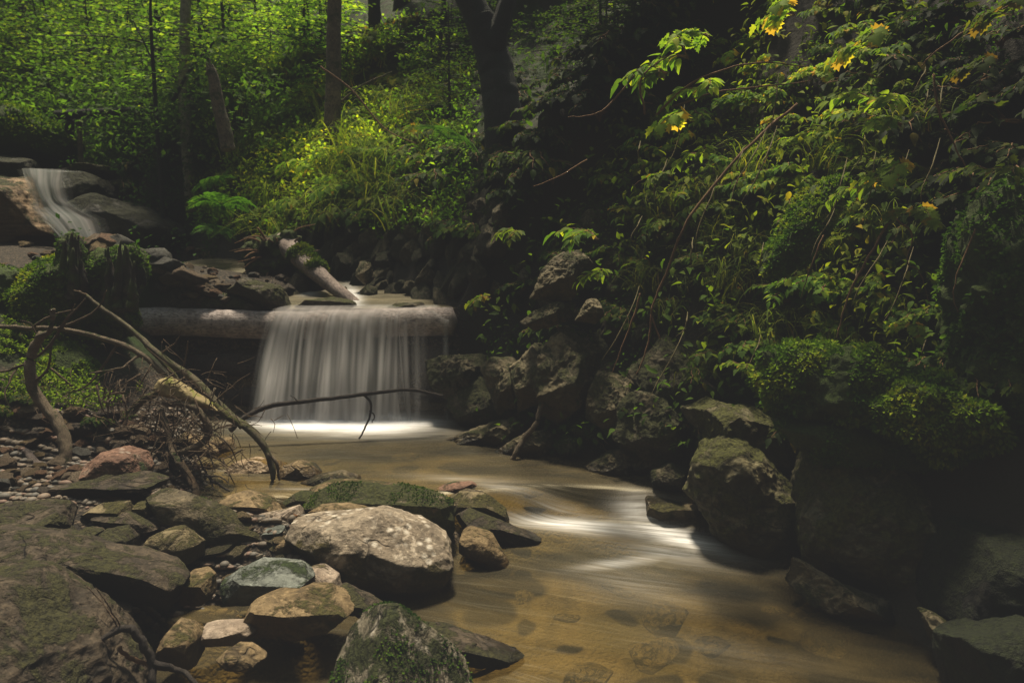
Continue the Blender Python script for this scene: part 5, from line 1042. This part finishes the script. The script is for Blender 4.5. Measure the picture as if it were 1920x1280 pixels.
# named plants (px, py of their root, kind, scale, yaw, lighting painted as leaf colour)
NP_ = [('uppermost lobed plant with green-gold leaves at the top of the lit cluster',1330,70,'lobe',1.05,3.0,1.6,2.95),('lance-leaved plant reaching left from the lit leaf cluster',1290,110,'lance',1.1,3.2,1.5,2.9),('bright lance-leaved plant in the middle of the lit cluster',1330,170,'lance',1.0,3.4,1.9,2.85),
 ('lowest golden-green plant of the lit cluster',1300,230,'lobe',1.0,3.3,1.9,2.9),('drooping plant below the golden-green plant',1330,290,'lance',.8,3.5,1.4,2.9),('yellowing plant hanging at top centre right',1490,30,'lobe',.9,3.4,1.5,2.9),
 ('pale-leaved plant left of the lit cluster over the dark bank',1250,140,'lance',1.0,3.1,1.0,2.9),('serrated plant with yellow edge leaves at upper right',1640,90,'lobe',1.0,3.4,1.2,2.7),('layered plant with long narrow leaves right of the reddish stem',1660,200,'lance',1.05,3.3,1.5,2.7),
 ('second layered plant beneath the long narrow leaves',1690,235,'lobe',1.0,3.2,1.5,2.65),('drooping broad-leaved plant above the large moss cushion',1700,330,'lobe',1.0,3.3,1.2,2.6),('green plant left of the drooping broad-leaved one',1640,355,'lance',.95,3.4,1.1,2.65),
 ('plant with single yellow tip leaf beside the dark hollow',1720,400,'lobe',.8,3.5,.9,2.6),('small bright green shrub alone in the dark hollow',1715,610,'lobe',.55,3.3,1.1,2.5),('glossy plant on the feathery moss cushion',1790,725,'lance',.6,3.2,.8,2.35),
 ('green sprig with large leaves over the slanting slab',1120,450,'lance',1.1,3.1,1.1,3.4),('lower large-leaved sprig above the pointed rock',1140,520,'lance',.9,3.0,1.0,3.4),('trailing plant below the lit cluster beside the stem',1260,330,'lobe',.9,3.4,.8,3.1),
 ('low trailing sprig over the dark boulders',1400,690,'lance',.6,3.2,.9,2.8),('glossy low plant on the large moss cushion',1530,675,'lance',.6,3.2,.8,2.55),('drooping plant at the right edge by the dark moss wall',1880,330,'lance',.8,3.3,.5,2.3),
 ('dim sprig in the top right corner',1900,30,'lobe',.8,3.2,.5,2.4),('dim hanging plant in the right dark hollow',1850,130,'lobe',.7,3.4,.35,2.4),('small green sprig left of the large-leaved sprig',980,440,'lance',1.0,3.1,.7,4.0),
 ('tiny pair of leaves low on the dark right boulders',1835,835,'lance',.45,3.1,.5,2.2),('hanging sprig over the bank at left of the angular boulder',920,560,'lobe',.9,3.2,.55,4.2)]
for lb, px, py, kd, sc, rz, br, Y in NP_:
    put(kd, atY(px, py, Y), (rsP.uniform(-.2, .2), rsP.uniform(-.1, .3), rz+rsP.uniform(-.25, .25)), sc*.78, (br*1.6, br*1.35, br*.8, 1), lb, 'plant')
# filling herbs on the right bank
def bankfill(kind, rng, n, s0, s1, bright, label, group, cat):
    x = rsP.uniform(rng[0], rng[1], n); y = rsP.uniform(rng[2], rng[3], n); P, ok = hit(x, y, tmax=12)
    for i in range(n):
        if not ok[i]: continue
        b = bright(x[i], y[i])*rsP.uniform(.6, 1.35)  # spot brightness scales the leaf colour, so lit and shaded tones are painted
        if b < .12 and rsP.rand() < .6: continue
        nr = gnormal(P[i][0:1], P[i][1:2])[0]
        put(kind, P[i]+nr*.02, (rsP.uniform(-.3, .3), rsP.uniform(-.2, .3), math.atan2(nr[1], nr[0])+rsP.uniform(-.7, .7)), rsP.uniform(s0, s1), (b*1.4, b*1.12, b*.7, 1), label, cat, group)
def br(x, y):  # painted light: colour gain peaks at the lit clusters, drops in dark hollows
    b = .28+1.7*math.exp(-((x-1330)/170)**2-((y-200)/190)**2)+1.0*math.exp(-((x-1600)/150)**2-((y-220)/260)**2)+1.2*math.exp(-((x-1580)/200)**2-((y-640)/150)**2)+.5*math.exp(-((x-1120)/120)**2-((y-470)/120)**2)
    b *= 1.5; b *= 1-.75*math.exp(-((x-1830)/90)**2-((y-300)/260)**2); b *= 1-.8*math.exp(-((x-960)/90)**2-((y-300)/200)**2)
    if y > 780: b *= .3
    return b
bankfill('lance', (1130, 1780, -20, 480), 95, .4, .8, br, 'lance-leaved herb growing among the leaves of the right bank', 'lance-leaved herbs on the right bank', 'plant')
bankfill('lobe', (1150, 1800, -20, 600), 80, .35, .7, br, 'lobed-leaved herb growing among the leaves of the right bank', 'lobed-leaved herbs on the right bank', 'plant')
bankfill('small', (980, 1900, 0, 860), 98, .8, 1.6, br, 'small-leaved creeping herb on the steep right bank', 'creeping herbs on the right bank', 'plant')
bankfill('small', (930, 1300, -40, 260), 45, 1.4, 2.6, lambda x, y: .4, 'small-leaved herb on the dark crest above the right bank', 'herbs on the crest above the right bank', 'plant')
bankfill('small', (1650, 1960, -60, 420), 22, 1.2, 2.2, lambda x, y: .3, 'dim small-leaved herb on the shaded slope at the upper right', 'herbs on the shaded upper right slope', 'plant')
bankfill('grass', (1200, 1780, 250, 760), 60, .6, 1.1, lambda x, y: br(x, y)*.8, 'drooping grass tuft on the mossy right bank', 'grass tufts on the right bank', 'grass')
bankfill('small', (840, 1040, 170, 470), 25, 1.2, 2.2, lambda x, y: .5, 'dim small-leaved herb around the foot of the thick dark leaning tree', 'herbs around the foot of the dark leaning tree', 'plant')
# herbs and grass on the sunny slope
def br2(x, y): return .9+2.6*math.exp(-((x-570)/170)**2-((y-290)/150)**2)  # sun patch on the slope, painted as extra leaf colour
bankfill('fern', (430, 880, 210, 450), 16, .45, .85, lambda x, y: .75, 'green fern among the herbs of the sunny slope', 'ferns on the sunny slope', 'fern')
bankfill('lance', (420, 860, 120, 430), 40, 1.0, 1.8, lambda x, y: br2(x, y)*.8, 'broad green herb on the sunny slope below the brown tree', 'broad herbs on the sunny slope', 'plant')
bankfill('grass', (400, 860, 150, 450), 105, 1.0, 2.1, br2, 'long yellow-green grass tussock on the sunny slope', 'grass tussocks on the sunny slope', 'grass')
bankfill('small', (430, 900, 130, 440), 55, 1.3, 2.6, lambda x, y: br2(x, y)*.9, 'small-leaved herb clump on the sunny slope', 'herb clumps on the sunny slope', 'plant')
bankfill('lobe', (560, 900, 60, 360), 40, .9, 1.6, lambda x, y: br2(x, y)*.8, 'broad-leaved herb on the slope left of the dark leaning tree', 'broad-leaved herbs on the slope', 'plant')
bankfill('small', (210, 430, 280, 480), 20, 1.2, 2.2, lambda x, y: .3, 'shaded small-leaved herb in the dark bank right of the upper waterfall', 'herbs in the dark bank', 'plant')
bankfill('small', (0, 230, 560, 800), 16, .4, .8, lambda x, y: .6, 'tiny green herb growing on the left mossy bank', 'herbs on the left mossy bank', 'plant')
for lb, px, py, sc, b_, Y in [('light green fern under the leaning dead trunk',415,385,1.0,1.0,7.4),('lower light green fern beside the root plate',405,435,.7,.9,7.2),('dark fern hanging left of the thick leaning tree',840,262,.9,.6,5.6),('small fern above the two light green ferns',400,345,.8,.8,7.8)]:
    put('fern', atY(px, py, Y), (0.3, -.2, rsP.uniform(0, 6)), sc, (b_, b_, b_, 1), lb, 'fern')

# creeping ground cover (uncountable small leaves) on the banks
def cover(label, rng, n, s, bright, seed, tm=T_SIMPLE, base=.45, mat='leaf', mask=-.15, off=.04, tmax=14):
    rs = RS(seed); x = rs.uniform(rng[0], rng[1], n); y = rs.uniform(rng[2], rng[3], n); P, ok = hit(x, y, tmax=tmax)
    ok &= fbm(P*3.0, seed, 3) > mask; P = P[ok]; n = len(P); N = gnormal(P[:, 0], P[:, 1])
    P = P+N*(rs.rand(n, 1)**1.5*off*2+.005)*(P[:, 1:2]/3)**.5
    bb = np.array([bright(a, b) for a, b in zip(x[ok], y[ok])])  # the same painted light steers the tint of the cover leaves
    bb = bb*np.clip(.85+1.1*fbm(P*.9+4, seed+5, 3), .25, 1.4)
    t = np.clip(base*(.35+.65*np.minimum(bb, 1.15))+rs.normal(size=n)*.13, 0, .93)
    ac = Acc(); D = unit(N*.5+rs.normal(size=(n, 3))*.7+np.array([0, 0, -.35])); place_leaves(ac, tm, P, D, unit(N*.6+np.array([0, 0, 1])+rs.normal(size=(n, 3))*.4), s*rs.uniform(.5, 1.4, n)*(P[:, 1]/3)**.5, t)
    return ac.build('ground_cover', M[mat], smooth=False, kind='stuff', label=label, category='ground cover')
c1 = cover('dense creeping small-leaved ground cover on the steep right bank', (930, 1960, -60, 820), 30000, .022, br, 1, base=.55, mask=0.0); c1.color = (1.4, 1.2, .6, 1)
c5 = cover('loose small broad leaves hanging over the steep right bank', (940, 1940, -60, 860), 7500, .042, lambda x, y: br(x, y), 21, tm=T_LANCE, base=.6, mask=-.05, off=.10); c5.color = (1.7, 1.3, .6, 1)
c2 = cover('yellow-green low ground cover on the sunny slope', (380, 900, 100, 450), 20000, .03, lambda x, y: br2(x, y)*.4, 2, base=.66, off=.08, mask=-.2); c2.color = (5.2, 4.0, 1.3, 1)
c3 = cover('dark low leafy cover in the shade right of the upper waterfall', (150, 430, 230, 500), 7000, .03, lambda x, y: .5, 3, base=.4, off=.12); c3.color = (1.3, 1.3, .8, 1)
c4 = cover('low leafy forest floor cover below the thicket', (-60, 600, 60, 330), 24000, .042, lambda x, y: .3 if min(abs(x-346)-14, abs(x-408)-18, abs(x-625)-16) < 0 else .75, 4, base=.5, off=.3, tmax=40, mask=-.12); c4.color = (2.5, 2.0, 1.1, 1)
c6 = cover('short bright moss and creeping green on the left bank below the stumps', (-30, 260, 560, 800), 16000, .016, lambda x, y: 1.0, 9, base=.62, mat='mossy', mask=.0, off=.02, tmax=6); c6.color = (1.8, 1.8, 1.1, 1)
# fallen leaves on the gravel and ledges
rs = RS(8)
for k in range(66):
    x, y = [(rs.uniform(30, 80), rs.uniform(340, 400)), (rs.uniform(0, 560), rs.uniform(800, 1200)), (rs.uniform(1450, 1800), rs.uniform(640, 800))][k % 3]
    P, ok = hit([x], [y]); ac = Acc(); place_leaves(ac, T_LANCE, P+np.array([[0, 0, .02]]), unit(rs.normal(size=(1, 3))*np.array([1, 1, .2])), np.array([[0, 0, 1.]])+rs.normal(size=(1, 3))*.3, np.array([.05*(P[0][1]/3)]), np.array([rs.rand()]))
    o = ac.build('fallen_leaf', M['dead'], label=['curled brown leaf on the dark shelf at the far left', 'brown fallen leaf on the left gravel bank', 'brown fallen leaf on the moss of the right bank'][k % 3], category='leaf'); o['group'] = ['brown leaves on the far left shelf', 'brown leaves on the gravel', 'brown leaves on the right moss'][k % 3]

# unseen trees added outside the frame to shade the right bank
def shade_tree(label, x, y, r, n, zc, seed):
    g = H(np.array([x]), np.array([y]))[0]; t = thing('added_shade_tree', (x, y, g), label, 'tree'); rs = RS(seed)
    a = Acc(); V, F, uv = tube(spline([(x, y, g-.3), (x-.1, y, (g+zc)/2), (x-.2, y, zc+1)], 14), np.linspace(.16, .06, 14), 10); a.add(V, F, uv=uv); a.build('trunk', M['trunk_dark'], t, origin=np.array([x, y, g]))
    q = unit(rs.normal(size=(n, 3)))*(rs.rand(n, 1)**.45); O = np.array([x-.2, y, zc])+q*np.array([r, r, r*.5]); ac = Acc()
    place_leaves(ac, T_SIMPLE, O, unit(rs.normal(size=(n, 3))*np.array([1, 1, .3])), unit(rs.normal(size=(n, 3))*.4+np.array([0, 0, 1])), rs.uniform(.16, .3, n), np.clip(rs.normal(.4, .15, n), 0, 1))
    ac.build('crown', M['leaf'], t, origin=np.array([x, y, g]), smooth=False)
shade_tree('unseen tree added to shade the right bank', 3.6, 2.2, 2.0, 900, 6.2, 1)
shade_tree('unseen tree added to shade the bottom right of the stream', 2.6, .2, 1.8, 700, 5.0, 2)

# ------------------------------------------------------------------ light
SUN_EL, SUN_AZ = 69, -14      # azimuth measured from +Y towards +X
wd = bpy.data.worlds.new('World'); S.world = wd; wd.use_nodes = True; nt = wd.node_tree; nt.nodes.clear()
sky = nt.nodes.new('ShaderNodeTexSky'); sky.sky_type = 'NISHITA'; sky.sun_disc = False; sky.sun_elevation = math.radians(SUN_EL); sky.sun_rotation = math.radians(SUN_AZ)
bg = nt.nodes.new('ShaderNodeBackground'); bg.inputs['Strength'].default_value = .15; wo = nt.nodes.new('ShaderNodeOutputWorld')
tint = nt.nodes.new('ShaderNodeMix'); tint.data_type = 'RGBA'; tint.blend_type = 'MULTIPLY'; tint.inputs[0].default_value = 1; tint.inputs[7].default_value = (1.1, .95, .62, 1)   # light filtered by the leaf canopy
nt.links.new(sky.outputs[0], tint.inputs[6]); nt.links.new(tint.outputs[2], bg.inputs[0]); nt.links.new(bg.outputs[0], wo.inputs[0])
ld = bpy.data.lights.new('sun', 'SUN'); ld.energy = 5.0; ld.angle = math.radians(9); ld.color = (1, .90, .70)
sun = bpy.data.objects.new('sun', ld); COL.objects.link(sun)
dv = Vector((math.sin(math.radians(SUN_AZ))*math.cos(math.radians(SUN_EL)), math.cos(math.radians(SUN_AZ))*math.cos(math.radians(SUN_EL)), math.sin(math.radians(SUN_EL))))
sun.rotation_euler = dv.to_track_quat('Z', 'Y').to_euler()

S.view_settings.view_transform = 'Standard'; S.view_settings.look = 'None'; S.view_settings.exposure = 0
# the photograph's matte film grade: blacks lifted to a soft grey
S.view_settings.use_curve_mapping = True
cm = S.view_settings.curve_mapping; c = cm.curves[3]; c.points[0].location = (0, .0155); c.points[1].location = (1, 1.36); cm.update()
S.cycles.max_bounces = 6; S.cycles.transparent_max_bounces = 12; S.cycles.diffuse_bounces = 3; S.cycles.glossy_bounces = 3; S.cycles.sample_clamp_indirect = 4
S.cycles.use_denoising = True
S.cycles.caustics_reflective = False; S.cycles.caustics_refractive = False
